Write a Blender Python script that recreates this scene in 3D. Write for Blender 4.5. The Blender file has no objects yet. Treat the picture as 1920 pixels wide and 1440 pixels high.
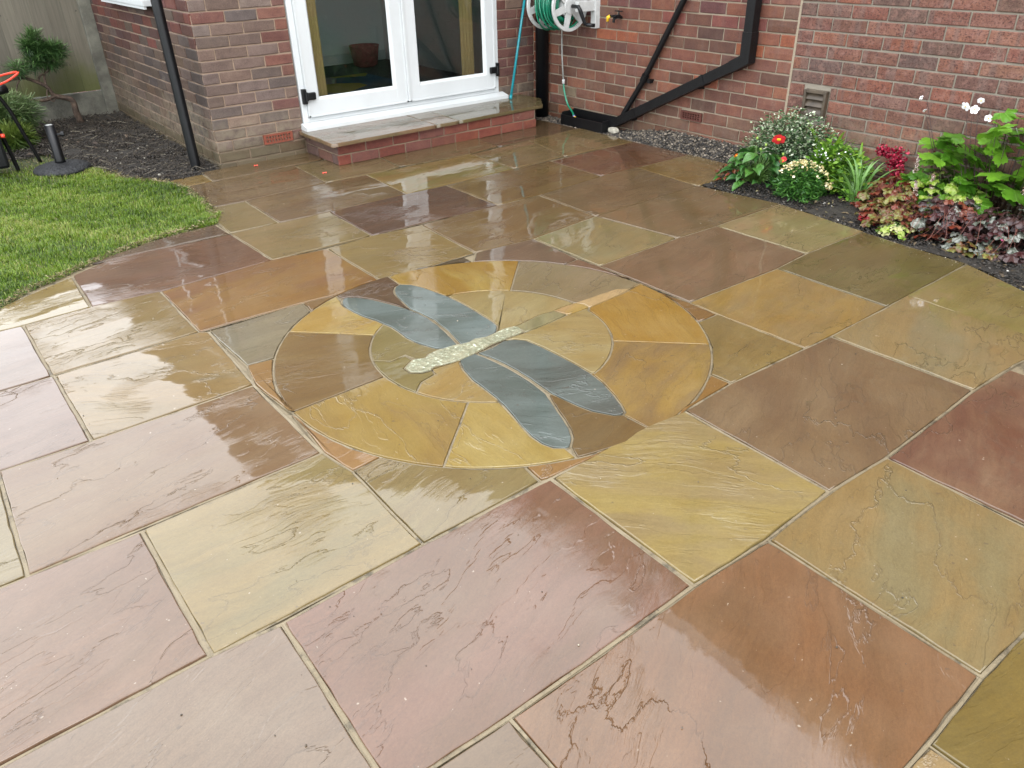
import bpy, bmesh, math, random
import numpy as np
from mathutils import Vector, Matrix, Euler

# ------------------------------------------------------------------ camera, world, sun, exposure
SC = bpy.context.scene
COL = SC.collection
cam_d = bpy.data.cameras.new('camera'); cam = bpy.data.objects.new('camera', cam_d); COL.objects.link(cam)
cam_d.sensor_width = 36.0; cam_d.lens = 27.06; cam_d.clip_start = 0.05; cam_d.clip_end = 500
_r = Vector((0.78664514, -0.6170842, -0.0199129)); _u = Vector((0.32733546, 0.38949939, 0.86089588)); _w = Vector((0.52348918, 0.68373776, -0.50839135))
M4 = Matrix(((_r.x, _u.x, -_w.x, 0), (_r.y, _u.y, -_w.y, 0), (_r.z, _u.z, -_w.z, 1.42), (0, 0, 0, 1)))
cam.matrix_world = M4
SC.camera = cam

SUN_EL, SUN_AZ = math.radians(48), math.radians(200)      # azimuth measured from +Y clockwise
world = bpy.data.worlds.new('World'); SC.world = world; world.use_nodes = True
wn = world.node_tree; wn.nodes.clear()
w_out = wn.nodes.new('ShaderNodeOutputWorld'); w_bg = wn.nodes.new('ShaderNodeBackground')
w_sky = wn.nodes.new('ShaderNodeTexSky'); w_sky.sky_type = 'NISHITA'; w_sky.sun_disc = False
w_sky.sun_elevation = SUN_EL; w_sky.sun_rotation = SUN_AZ; w_sky.dust_density = 3.0
w_mix = wn.nodes.new('ShaderNodeMix'); w_mix.data_type = 'RGBA'
w_mix.inputs['Factor'].default_value = 0.88                # cloud cover over the clear sky
w_tc = wn.nodes.new('ShaderNodeTexCoord'); w_no = wn.nodes.new('ShaderNodeTexNoise'); w_no.inputs['Scale'].default_value = 2.2
w_no.inputs['Detail'].default_value = 4; w_no.inputs['Roughness'].default_value = 0.5
w_rmp = wn.nodes.new('ShaderNodeValToRGB')
w_rmp.color_ramp.elements[0].position = 0.3; w_rmp.color_ramp.elements[0].color = (18.3, 19.1, 20.2, 1)
w_rmp.color_ramp.elements[1].position = 0.7; w_rmp.color_ramp.elements[1].color = (25.2, 26.0, 26.9, 1)
wn.links.new(w_tc.outputs['Generated'], w_no.inputs['Vector']); wn.links.new(w_no.outputs['Fac'], w_rmp.inputs['Fac'])
wn.links.new(w_sky.outputs['Color'], w_mix.inputs['A']); wn.links.new(w_rmp.outputs['Color'], w_mix.inputs['B'])
w_bg.inputs['Strength'].default_value = 0.1
wn.links.new(w_mix.outputs['Result'], w_bg.inputs['Color']); wn.links.new(w_bg.outputs['Background'], w_out.inputs['Surface'])

sun_d = bpy.data.lights.new('sun', 'SUN'); sun_d.energy = 0.6; sun_d.angle = math.radians(25); sun_d.color = (1.0, 0.965, 0.92)
sun = bpy.data.objects.new('sun', sun_d); COL.objects.link(sun)
_sd = Vector((math.sin(SUN_AZ) * math.cos(SUN_EL), math.cos(SUN_AZ) * math.cos(SUN_EL), math.sin(SUN_EL)))
sun.rotation_euler = (-_sd).to_track_quat('-Z', 'Y').to_euler(); sun.location = (0, 0, 12)
SC.view_settings.view_transform = 'Standard'; SC.view_settings.look = 'None'
SC.view_settings.exposure = 0.96; SC.view_settings.gamma = 1.0
SC.view_settings.use_curve_mapping = False
SC.render.engine = 'CYCLES'
SC.cycles.max_bounces = 8; SC.cycles.transparent_max_bounces = 8
SC.cycles.sample_clamp_indirect = 6.0

random.seed(7)
RNG = np.random.default_rng(7)
PI = math.pi

# ------------------------------------------------------------------ helpers
def s2l(c, k=1.0):
    out = []
    for v in c[:3]:
        v = v / 255.0
        out.append((v / 12.92 if v <= 0.04045 else ((v + 0.055) / 1.055) ** 2.4) * k)
    return out

def link(o, parent=None):
    COL.objects.link(o)
    if parent is not None: o.parent = parent
    return o

def tag(o, label=None, cat=None, group=None, kind=None):
    if label: o['label'] = label
    if cat: o['category'] = cat
    if group: o['group'] = group
    if kind: o['kind'] = kind
    return o

def empty(name, loc=(0, 0, 0), label=None, cat=None, group=None, kind=None, parent=None, rz=0):
    o = bpy.data.objects.new(name, None); o.empty_display_size = 0.05
    o.location = loc; o.rotation_euler = (0, 0, rz)
    link(o, parent); tag(o, label, cat, group, kind)
    return o

def mesh_obj(name, verts, faces, mat=None, parent=None, loc=(0, 0, 0), smooth=False):
    me = bpy.data.meshes.new(name); me.from_pydata([tuple(v) for v in verts], [], [tuple(f) for f in faces]); me.update()
    if mat: me.materials.append(mat)
    if smooth: me.polygons.foreach_set('use_smooth', [True] * len(me.polygons))
    o = bpy.data.objects.new(name, me); o.location = loc
    return link(o, parent)

def inst(name, me, parent=None, loc=(0, 0, 0), rot=(0, 0, 0), scl=(1, 1, 1)):
    o = bpy.data.objects.new(name, me); o.location = loc; o.rotation_euler = rot; o.scale = scl
    return link(o, parent)

class MB:
    """collects shapes and links them as one mesh object"""
    def __init__(s): s.v = []; s.f = []
    def add(s, vs, fs):
        n = len(s.v); s.v += [tuple(v) for v in vs]; s.f += [tuple(i + n for i in f) for f in fs]; return s
    def box(s, a, b, bev=0.0):
        x0, y0, z0 = a; x1, y1, z1 = b
        if bev <= 0:
            return s.add([(x0,y0,z0),(x1,y0,z0),(x1,y1,z0),(x0,y1,z0),(x0,y0,z1),(x1,y0,z1),(x1,y1,z1),(x0,y1,z1)],
                  [(0,3,2,1),(4,5,6,7),(0,1,5,4),(1,2,6,5),(2,3,7,6),(3,0,4,7)])
        bm = bmesh.new(); bmesh.ops.create_cube(bm, size=1)
        for v in bm.verts: v.co = ((x0+x1)/2+v.co.x*(x1-x0), (y0+y1)/2+v.co.y*(y1-y0), (z0+z1)/2+v.co.z*(z1-z0))
        bmesh.ops.bevel(bm, geom=bm.edges[:], offset=bev, segments=2, profile=0.6, affect='EDGES')
        bm.verts.index_update()
        s.add([v.co[:] for v in bm.verts], [[v.index for v in f.verts] for f in bm.faces]); bm.free(); return s
    def tube(s, pts, r, n=12, caps=True):
        pts = [Vector(p) for p in pts]; k = len(pts)
        rs = r if isinstance(r, (list, tuple)) else [r] * k
        base = len(s.v); up = None
        for i, p in enumerate(pts):
            t = (pts[min(i+1, k-1)] - pts[max(i-1, 0)]).normalized()
            if up is None:
                up = t.orthogonal().normalized()
            up = (up - t * up.dot(t))
            up = up.normalized() if up.length > 1e-6 else t.orthogonal().normalized()
            w = t.cross(up)
            for j in range(n):
                a = 2 * PI * j / n
                s.v.append(tuple(p + (up * math.cos(a) + w * math.sin(a)) * rs[i]))
        for i in range(k - 1):
            for j in range(n):
                a = base + i*n + j; b = base + i*n + (j+1) % n
                s.f.append((a, b, b + n, a + n))
        if caps:
            s.f.append(tuple(base + j for j in range(n))[::-1]); s.f.append(tuple(base + (k-1)*n + j for j in range(n)))
        return s
    def sqtube(s, pts, hw, side=(1, 0, 0)):
        """square section pipe; side = an axis the section keeps"""
        pts = [Vector(p) for p in pts]; k = len(pts); sd = Vector(side); base = len(s.v)
        for i, p in enumerate(pts):
            if 0 < i < k - 1:
                a = (pts[i] - pts[i-1]).normalized(); b = (pts[i+1] - pts[i]).normalized(); t = (a + b).normalized(); m = 1 / max(0.5, t.dot(a))
            else:
                t = (pts[min(i+1, k-1)] - pts[max(i-1, 0)]).normalized(); m = 1
            w = t.cross(sd).normalized()
            for a, b in ((-1,-1),(1,-1),(1,1),(-1,1)): s.v.append(tuple(p + sd * hw * a + w * hw * m * b))
        for i in range(k-1):
            for j in range(4):
                a = base+i*4+j; b = base+i*4+(j+1) % 4; s.f.append((a, b, b+4, a+4))
        s.f.append((base+3, base+2, base+1, base)); e = base+(k-1)*4; s.f.append((e, e+1, e+2, e+3)); return s
    def disc_lathe(s, prof, c, axis='z', n=32):
        """prof = [(radius, height)], closed by caps when radius > 0 at the ends"""
        base = len(s.v); c = Vector(c)
        for r, h in prof:
            for j in range(n):
                a = 2*PI*j/n; x, y = r*math.cos(a), r*math.sin(a)
                p = {'z': (x, y, h), 'y': (x, h, y), 'x': (h, x, y)}[axis]
                s.v.append(tuple(c + Vector(p)))
        for i in range(len(prof)-1):
            for j in range(n):
                a = base+i*n+j; b = base+i*n+(j+1) % n; s.f.append((a, b, b+n, a+n))
        s.f.append(tuple(base+j for j in range(n))[::-1]); e = base+(len(prof)-1)*n; s.f.append(tuple(e+j for j in range(n)))
        return s
    def obj(s, name, mat=None, parent=None, smooth=False, loc=(0, 0, 0)):
        return mesh_obj(name, s.v, s.f, mat, parent, loc, smooth)

def soup(name, V, F, mat, rnd=None, parent=None, smooth=False):
    """V (n,3), F (m,k) arrays -> mesh, optional per-vertex random attribute"""
    V = np.asarray(V, np.float32); F = np.asarray(F, np.int32)
    me = bpy.data.meshes.new(name); k = F.shape[1]
    me.vertices.add(len(V)); me.vertices.foreach_set('co', V.ravel())
    me.loops.add(F.size); me.loops.foreach_set('vertex_index', F.ravel())
    me.polygons.add(len(F)); me.polygons.foreach_set('loop_start', np.arange(0, F.size, k, dtype=np.int32))
    if rnd is not None:
        a = me.attributes.new('rnd', 'FLOAT', 'POINT'); a.data.foreach_set('value', np.asarray(rnd, np.float32))
    me.update(calc_edges=True); me.validate()
    if smooth: me.polygons.foreach_set('use_smooth', [True] * len(me.polygons))
    if mat: me.materials.append(mat)
    o = bpy.data.objects.new(name, me); return link(o, parent)

def scatter(tv, tf, mats, rnd):
    """template verts (a,3), faces, matrices (n,4,4) -> soup arrays"""
    tv = np.asarray(tv, float); tf = np.asarray(tf, int); n = len(mats)
    H = np.c_[tv, np.ones(len(tv))]
    V = np.einsum('nij,aj->nai', mats[:, :3, :], H).reshape(-1, 3)
    F = (tf[None] + (np.arange(n) * len(tv))[:, None, None]).reshape(-1, tf.shape[1])
    return V, F, np.repeat(rnd, len(tv))

def mats_from(pos, rx, ry, rz, sx, sy=None, sz=None):
    n = len(pos); sy = sx if sy is None else sy; sz = sx if sz is None else sz
    cx, sx_ = np.cos(rx), np.sin(rx); cy, sy_ = np.cos(ry), np.sin(ry); cz, sz_ = np.cos(rz), np.sin(rz)
    R = np.zeros((n, 4, 4)); R[:, 3, 3] = 1
    R[:, 0, 0] = cz*cy; R[:, 0, 1] = cz*sy_*sx_ - sz_*cx; R[:, 0, 2] = cz*sy_*cx + sz_*sx_
    R[:, 1, 0] = sz_*cy; R[:, 1, 1] = sz_*sy_*sx_ + cz*cx; R[:, 1, 2] = sz_*sy_*cx - cz*sx_
    R[:, 2, 0] = -sy_; R[:, 2, 1] = cy*sx_; R[:, 2, 2] = cy*cx
    S = np.stack([np.broadcast_to(sx, n), np.broadcast_to(sy, n), np.broadcast_to(sz, n)], 1)
    R[:, :3, :3] *= S[:, None, :]
    R[:, :3, 3] = pos
    return R

def in_poly(pts, poly):
    x, y = pts[:, 0], pts[:, 1]; ins = np.zeros(len(pts), bool); n = len(poly)
    for i in range(n):
        x0, y0 = poly[i]; x1, y1 = poly[(i+1) % n]
        c = ((y0 > y) != (y1 > y)) & (x < (x1-x0)*(y-y0)/((y1-y0) or 1e-9) + x0)
        ins ^= c
    return ins

# ------------------------------------------------------------------ node helpers
class NT:
    def __init__(s, name):
        s.m = bpy.data.materials.new(name); s.m.use_nodes = True; s.t = s.m.node_tree; s.t.nodes.clear()
        s.out = s.t.nodes.new('ShaderNodeOutputMaterial')
    def n(s, typ, props=None, **ins):
        nd = s.t.nodes.new('ShaderNode' + typ)
        for k, v in (props or {}).items(): setattr(nd, k, v)
        for k, v in ins.items(): s.set(nd, k, v)
        return nd
    def set(s, nd, k, v):
        key = k.replace('_', ' ') if isinstance(k, str) else k
        if isinstance(key, str) and key[0] == 'i' and key[1:].isdigit(): key = int(key[1:])
        sock = nd.inputs[key]
        if hasattr(v, 'node') or isinstance(v, bpy.types.NodeSocket): s.t.links.new(v, sock)
        elif isinstance(v, bpy.types.Node): s.t.links.new(v.outputs[0], sock)
        else: sock.default_value = v
    def math(s, op, a, b=None, c=None, clamp=False):
        nd = s.t.nodes.new('ShaderNodeMath'); nd.operation = op; nd.use_clamp = clamp
        for i, v in enumerate((a, b, c)):
            if v is not None: s.set(nd, i, v)
        return nd.outputs[0]
    def noise(s, vec, scale, detail=3, rough=0.5, dist=0.0):
        return s.n('TexNoise', None, Vector=vec, Scale=scale, Detail=detail, Roughness=rough, Distortion=dist).outputs['Fac']
    def mix(s, f, a, b, blend='MIX'):
        nd = s.t.nodes.new('ShaderNodeMix'); nd.data_type = 'RGBA'; nd.blend_type = blend
        for k, v in (('Factor', f), ('A', a), ('B', b)):
            if isinstance(v, (tuple, list)): v = tuple(v)[:3] + (1,)
            sock = nd.inputs[k] if k == 'Factor' else [q for q in nd.inputs if q.name == k and q.type == 'RGBA'][0]
            if k == 'Factor': sock = [q for q in nd.inputs if q.name == 'Factor' and q.type == 'VALUE'][0]
            if hasattr(v, 'node'): s.t.links.new(v, sock)
            else: sock.default_value = v
        return [q for q in nd.outputs if q.type == 'RGBA'][0]
    def ramp(s, f, stops):
        nd = s.t.nodes.new('ShaderNodeValToRGB'); s.t.links.new(f, nd.inputs[0]); e = nd.color_ramp.elements
        while len(e) < len(stops): e.new(0.5)
        for i, (p, c) in enumerate(stops):
            e[i].position = p; e[i].color = (c, c, c, 1) if isinstance(c, (int, float)) else tuple(c)[:3] + (1,)
        return nd.outputs[0]
    def smooth(s, f, lo, hi):
        nd = s.t.nodes.new('ShaderNodeMapRange'); nd.interpolation_type = 'SMOOTHSTEP'; s.set(nd, 0, f)
        nd.inputs[1].default_value = lo; nd.inputs[2].default_value = hi; return nd.outputs[0]
    def bump(s, h, dist=1.0, strength=1.0, normal=None):
        nd = s.n('Bump', None, Height=h, Distance=dist, Strength=strength)
        if normal is not None: s.set(nd, 'Normal', normal)
        return nd.outputs[0]
    def bsdf(s, **k):
        nd = s.t.nodes.new('ShaderNodeBsdfPrincipled')
        for a, v in k.items():
            key = a.replace('_', ' ')
            if isinstance(v, (tuple, list)) and len(v) == 3: v = tuple(v) + (1,) if 'Color' in key or 'Tint' in key else tuple(v)
            s.set(nd, key, v)
        s.t.links.new(nd.outputs[0], s.out.inputs[0]); return nd
    def obj_attr(s, name): return s.n('Attribute', {'attribute_type': 'OBJECT', 'attribute_name': name})
    def scale(s, vec, v3):
        nd = s.t.nodes.new('ShaderNodeVectorMath'); nd.operation = 'MULTIPLY'; s.set(nd, 0, vec); nd.inputs[1].default_value = v3; return nd.outputs[0]
    def vadd(s, a, b):
        nd = s.t.nodes.new('ShaderNodeVectorMath'); nd.operation = 'ADD'; s.set(nd, 0, a); s.set(nd, 1, b); return nd.outputs[0]

def simple(name, col, rough=0.5, metal=0.0, noise=0.0, nscale=20, bump=0.0, bscale=80, coat=0.0, spec=0.5):
    t = NT(name); tc = t.n('TexCoord').outputs['Object']
    c = tuple(col) + (1,)
    if noise > 0:
        f = t.noise(tc, nscale, 4, 0.6)
        c = t.mix(t.smooth(f, 0.3, 0.7), [v * (1 - noise) for v in col], [min(1, v * (1 + noise)) for v in col])
    k = dict(Base_Color=c, Roughness=rough, Metallic=metal, Coat_Weight=coat, Coat_Roughness=0.08, Specular_IOR_Level=spec)
    if bump > 0: k['Normal'] = t.bump(t.noise(tc, bscale, 4, 0.6), bump)
    t.bsdf(**k); return t.m
SLABS = [
 ([[1.579,5.321],[2.408,5.349],[2.408,5.61],[1.599,5.61]], (138, 104, 74), (128, 98, 70), 0),
 ([[1.346,5.537],[1.585,5.539],[1.575,5.325],[1.365,5.318]], (150, 128, 60), (150, 128, 60), 0),
 ([[1.364,5.314],[1.573,5.32],[2.167,5.316],[2.146,4.774],[1.574,4.739],[1.356,4.753]], (142, 108, 78), (132, 98, 70), 0),
 ([[2.146,4.774],[2.562,4.766],[2.717,4.787],[2.757,5.316],[2.167,5.316]], (138, 126, 82), (146, 132, 88), 0),
 ([[2.717,4.787],[3.294,4.735],[3.585,4.781],[3.605,5.316],[2.757,5.316]], (136, 108, 76), (136, 108, 76), 0),
 ([[3.59,4.781],[3.874,4.775],[4.43,4.80],[4.41,5.42],[3.60,5.42]], (126, 96, 72), (120, 88, 68), 0),
 ([[3.288,4.726],[3.874,4.77],[3.756,4.218],[3.284,4.213]], (150, 132, 88), (140, 128, 84), 20),
 ([[3.874,4.77],[4.455,4.821],[4.438,4.188],[3.756,4.218]], (150, 134, 86), (146, 128, 80), 0),
 ([[3.602,4.178],[4.435,4.191],[4.449,3.648],[3.601,3.678]], (128, 80, 60), (136, 90, 66), 0),
 ([[3.916,3.648],[4.449,3.648],[4.449,3.089],[3.886,3.094]], (152, 132, 74), (144, 122, 66), 0),
 ([[1.377,4.752],[1.572,4.736],[1.563,4.205],[1.277,4.217],[1.296,4.504]], (144, 132, 80), (150, 136, 88), 0),
 ([[1.572,4.736],[2.145,4.769],[2.438,4.764],[2.411,4.193],[1.871,4.19],[1.563,4.205]], (142, 108, 76), (132, 98, 70), 0),
 ([[2.438,4.764],[3.296,4.74],[3.275,4.203],[2.411,4.193]], (152, 128, 72), (160, 136, 76), 15),
 ([[1.871,4.19],[2.411,4.193],[2.703,4.182],[2.701,3.628],[1.861,3.658]], (124, 84, 66), (112, 76, 62), 5),
 ([[2.703,4.182],[3.275,4.203],[3.595,4.198],[3.59,3.665],[3.015,3.621],[2.701,3.628]], (136, 100, 64), (146, 112, 72), 10),
 ([[3.017,3.619],[3.59,3.665],[3.924,3.666],[3.886,3.099],[2.995,3.088]], (146, 112, 82), (136, 104, 76), 0),
 ([[2.995,3.088],[3.886,3.099],[3.958,2.534],[3.374,2.532],[3.068,2.542]], (148, 114, 84), (142, 110, 82), 0),
 ([[1.277,4.217],[1.563,4.205],[1.871,4.19],[1.859,3.66],[1.294,3.671]], (146, 132, 80), (156, 140, 92), 0),
 ([[1.272,4.413],[1.275,4.219],[0.65,4.232],[0.512,4.227],[0.922,4.381]], (122, 88, 68), (112, 82, 64), 0),
 ([[1.278,4.204],[1.294,3.671],[0.733,3.633],[0.438,3.661],[0.453,4.122],[0.662,4.241]], (138, 92, 68), (124, 82, 62), -3),
 ([[2.161,3.628],[2.701,3.628],[3.01,3.61],[2.995,3.088],[2.491,3.037],[2.137,3.075]], (140, 102, 66), (148, 112, 74), 12),
 ([[1.581,3.632],[1.861,3.658],[2.161,3.628],[2.135,3.077],[1.638,3.071],[1.578,3.08]], (158, 140, 82), (150, 134, 80), -25),
 ([[2.491,3.037],[2.995,3.088],[3.068,2.542],[2.488,2.53]], (160, 148, 96), (150, 146, 100), 10),
 ([[2.488,2.53],[3.068,2.542],[3.374,2.532],[3.378,1.973],[3.105,1.95],[2.495,1.966]], (150, 112, 88), (140, 104, 80), 5),
 ([[3.374,2.532],[3.958,2.534],[3.881,1.96],[3.378,1.973]], (164, 156, 104), (172, 156, 110), 0),
 ([[3.105,1.95],[3.378,1.973],[3.875,1.965],[3.844,1.705],[3.833,1.399],[3.464,1.394],[3.091,1.389]], (136, 112, 68), (128, 104, 62), 0),
 ([[2.495,1.966],[3.105,1.95],[3.091,1.389],[2.666,1.389],[2.505,1.395],[2.488,1.814]], (172, 146, 68), (160, 140, 82), 10),
 ([[3.27,1.398],[3.464,1.394],[3.826,1.396],[3.697,1.091],[3.436,0.675],[3.228,0.794]], (164, 150, 92), (152, 138, 82), 0),
 ([[2.666,1.389],[3.091,1.389],[3.27,1.398],[3.267,0.79],[2.974,0.826],[2.678,0.836]], (164, 146, 92), (156, 148, 106), 20),
 ([[2.072,0.821],[2.678,0.836],[2.925,0.826],[2.925,0.262],[2.077,0.262]], (132, 82, 64), (152, 108, 88), 20),
 ([[1.803,1.395],[2.069,1.409],[2.505,1.395],[2.666,1.389],[2.678,0.836],[2.072,0.821],[1.791,0.836]], (148, 112, 84), (136, 100, 74), 25),
 ([[1.211,1.4],[1.433,1.406],[1.622,1.415],[1.803,1.395],[1.791,0.836],[1.48,0.827],[1.201,0.838]], (184, 150, 90), (168, 154, 102), -42),
 ([[1.482,0.826],[1.791,0.836],[2.072,0.821],[2.054,0.265],[1.665,0.259],[1.474,0.266]], (160, 140, 84), (150, 142, 96), 25),
 ([[0.612,0.834],[0.926,0.835],[1.203,0.84],[1.482,0.826],[1.474,0.266],[1.228,0.258],[0.597,0.266]], (155, 104, 72), (139, 93, 60), 30),
 ([[0.346,1.38],[0.757,1.399],[1.21,1.401],[1.2,0.839],[0.926,0.835],[0.612,0.834],[0.334,0.843]], (152, 103, 87), (140, 97, 75), 20),
 ([[0.612,0.834],[0.333,0.842],[0.396,0.48],[0.608,0.483]], (146, 112, 92), (146, 112, 92), 0),
 ([[1.228,0.258],[1.474,0.266],[1.665,0.262],[2.065,0.260],[2.065,-0.296],[1.228,-0.296]], (148, 116, 50), (134, 106, 46), -20),
 ([[1.228,0.258],[0.667,0.264],[0.667,-0.296],[1.228,-0.296]], (176, 156, 106), (176, 156, 106), 0),
 ([[0.178,1.944],[0.737,1.962],[0.763,1.813],[0.757,1.399],[0.18,1.39]], (160, 144, 84), (150, 140, 86), 0),
 ([[-0.108,1.95],[0.177,1.945],[0.176,1.394],[-0.25,1.387],[-0.323,1.389],[-0.426,1.959]], (155, 112, 95), (143, 103, 83), 12),
 ([[-0.323,1.389],[-0.25,1.387],[0.176,1.394],[0.346,1.38],[0.334,0.843],[-0.169,0.892]], (150, 134, 110), (146, 128, 104), 15),
 ([[-0.095,2.52],[0.174,2.515],[0.733,2.517],[0.737,1.962],[-0.108,1.95]], (147, 105, 74), (152, 113, 84), 10),
 ([[-0.095,2.52],[-0.108,1.95],[-0.426,1.963],[-0.388,2.541]], (150, 138, 90), (150, 138, 90), 0),
 ([[0.172,3.077],[0.174,2.515],[-0.095,2.52],[-0.363,2.521],[-0.273,3.037],[-0.008,3.08]], (148, 108, 94), (137, 99, 84), 8),
 ([[0.16,3.65],[0.164,3.084],[-0.008,3.08],[-0.272,3.058],[-0.192,3.661]], (148, 110, 94), (137, 101, 84), 5),
 ([[0.16,3.65],[0.435,3.665],[0.453,4.122],[0.283,4.029],[0.115,3.938],[-0.018,3.871],[-0.101,3.645],[0.075,3.656]], (160, 126, 62), (170, 136, 74), 0),
 ([[0.16,3.65],[0.435,3.665],[0.732,3.635],[0.726,3.089],[0.164,3.084]], (150, 132, 76), (158, 138, 84), 5),
 ([[0.172,3.077],[0.726,3.089],[0.76,3.066],[0.736,2.52],[0.177,2.512]], (160, 138, 80), (150, 132, 78), -25),
 ([[0.732,3.635],[1.29,3.675],[1.581,3.632],[1.578,3.08],[1.539,3.091],[1.504,3.087],[1.469,3.081],[1.434,3.074],[1.399,3.066],[1.365,3.056],[1.184,3.075],[0.726,3.089]], (152, 102, 62), (164, 114, 54), 5),
 ([[1.184,3.075],[1.37,3.057],[1.341,3.048],[1.312,3.037],[1.284,3.026],[1.256,3.013],[1.229,3.0],[1.202,2.985],[1.176,2.97]], (142, 102, 60), (142, 102, 60), 5),
 ([[0.76,3.066],[1.184,3.075],[1.176,2.97],[1.15,2.954],[1.124,2.936],[1.099,2.918],[1.075,2.899],[1.052,2.879],[1.029,2.858],[1.007,2.836],[0.986,2.814],[0.966,2.791],[0.946,2.767],[0.928,2.742],[0.91,2.717],[0.893,2.691],[0.877,2.665],[0.768,2.677]], (148, 144, 114), (140, 136, 110), 0),
 ([[0.768,2.677],[0.875,2.661],[0.86,2.634],[0.847,2.606],[0.834,2.577],[0.822,2.549],[0.811,2.519],[0.801,2.49],[0.793,2.46],[0.785,2.43],[0.779,2.4],[0.773,2.369],[0.769,2.338],[0.766,2.307],[0.764,2.276],[0.763,2.245],[0.757,2.27],[0.736,2.52]], (168, 120, 68), (168, 120, 68), 0),
 ([[0.738,1.96],[0.758,2.233],[0.763,2.213],[0.765,2.182],[0.767,2.15],[0.771,2.119],[0.776,2.087],[0.782,2.057],[0.789,2.026],[0.797,1.995],[0.807,1.965],[0.817,1.935],[0.829,1.906],[0.842,1.877],[0.855,1.849],[0.87,1.821],[0.763,1.813]], (186, 136, 86), (176, 124, 78), 0),
 ([[0.763,1.813],[0.87,1.821],[0.885,1.794],[0.902,1.768],[0.919,1.743],[0.937,1.718],[0.956,1.694],[0.976,1.671],[0.996,1.648],[1.018,1.626],[1.04,1.605],[1.062,1.585],[1.086,1.565],[1.11,1.546],[1.135,1.529],[1.161,1.512],[1.187,1.496],[1.178,1.408],[0.757,1.399]], (160, 132, 90), (154, 122, 80), 15),
 ([[1.209,1.402],[1.178,1.408],[1.187,1.496],[1.214,1.481],[1.241,1.466],[1.269,1.453],[1.298,1.441],[1.326,1.43],[1.355,1.42],[1.385,1.411],[1.415,1.403],[1.445,1.396],[1.475,1.39],[1.506,1.386],[1.536,1.382],[1.567,1.379],[1.598,1.378]], (172, 122, 72), (172, 122, 72), 20),
 ([[1.809,1.395],[1.759,1.389],[1.792,1.395],[1.823,1.402],[1.855,1.41],[1.886,1.42],[1.917,1.43],[1.948,1.442],[1.978,1.455],[2.007,1.469],[2.036,1.485],[2.065,1.501],[2.071,1.408]], (162, 112, 52), (162, 112, 52), 20),
 ([[2.492,1.811],[2.505,1.395],[2.071,1.408],[2.065,1.501],[2.091,1.518],[2.117,1.535],[2.143,1.554],[2.167,1.574],[2.191,1.594],[2.214,1.615],[2.237,1.637],[2.258,1.66],[2.279,1.684],[2.299,1.709],[2.317,1.734],[2.335,1.76],[2.352,1.786],[2.368,1.813]], (158, 124, 70), (150, 118, 74), 15),
 ([[2.495,1.966],[2.492,1.811],[2.371,1.817],[2.386,1.846],[2.401,1.876],[2.414,1.906],[2.426,1.937],[2.437,1.968],[2.447,1.999],[2.455,2.031],[2.462,2.063],[2.468,2.096],[2.473,2.128]], (154, 108, 58), (154, 108, 58), 0),
 ([[2.488,2.53],[2.472,2.666],[2.372,2.652],[2.387,2.624],[2.401,2.595],[2.414,2.566],[2.425,2.537],[2.436,2.507],[2.446,2.477],[2.454,2.446],[2.461,2.415],[2.467,2.384],[2.472,2.353],[2.476,2.321]], (138, 98, 78), (138, 98, 78), 0),
 ([[2.137,3.075],[2.491,3.037],[2.472,2.666],[2.372,2.652],[2.357,2.679],[2.341,2.704],[2.324,2.73],[2.306,2.754],[2.287,2.778],[2.268,2.801],[2.247,2.824],[2.226,2.846],[2.204,2.867],[2.181,2.887],[2.158,2.907],[2.134,2.925],[2.109,2.943],[2.083,2.96],[2.057,2.976]], (126, 94, 80), (138, 104, 88), 5),
 ([[1.638,3.071],[2.059,3.064],[2.055,2.977],[2.029,2.992],[2.002,3.006],[1.974,3.019],[1.946,3.031],[1.918,3.042],[1.889,3.052],[1.86,3.061],[1.831,3.069],[1.802,3.076],[1.772,3.082],[1.742,3.086],[1.712,3.09]], (112, 88, 68), (112, 88, 68), 5),
]
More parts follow.
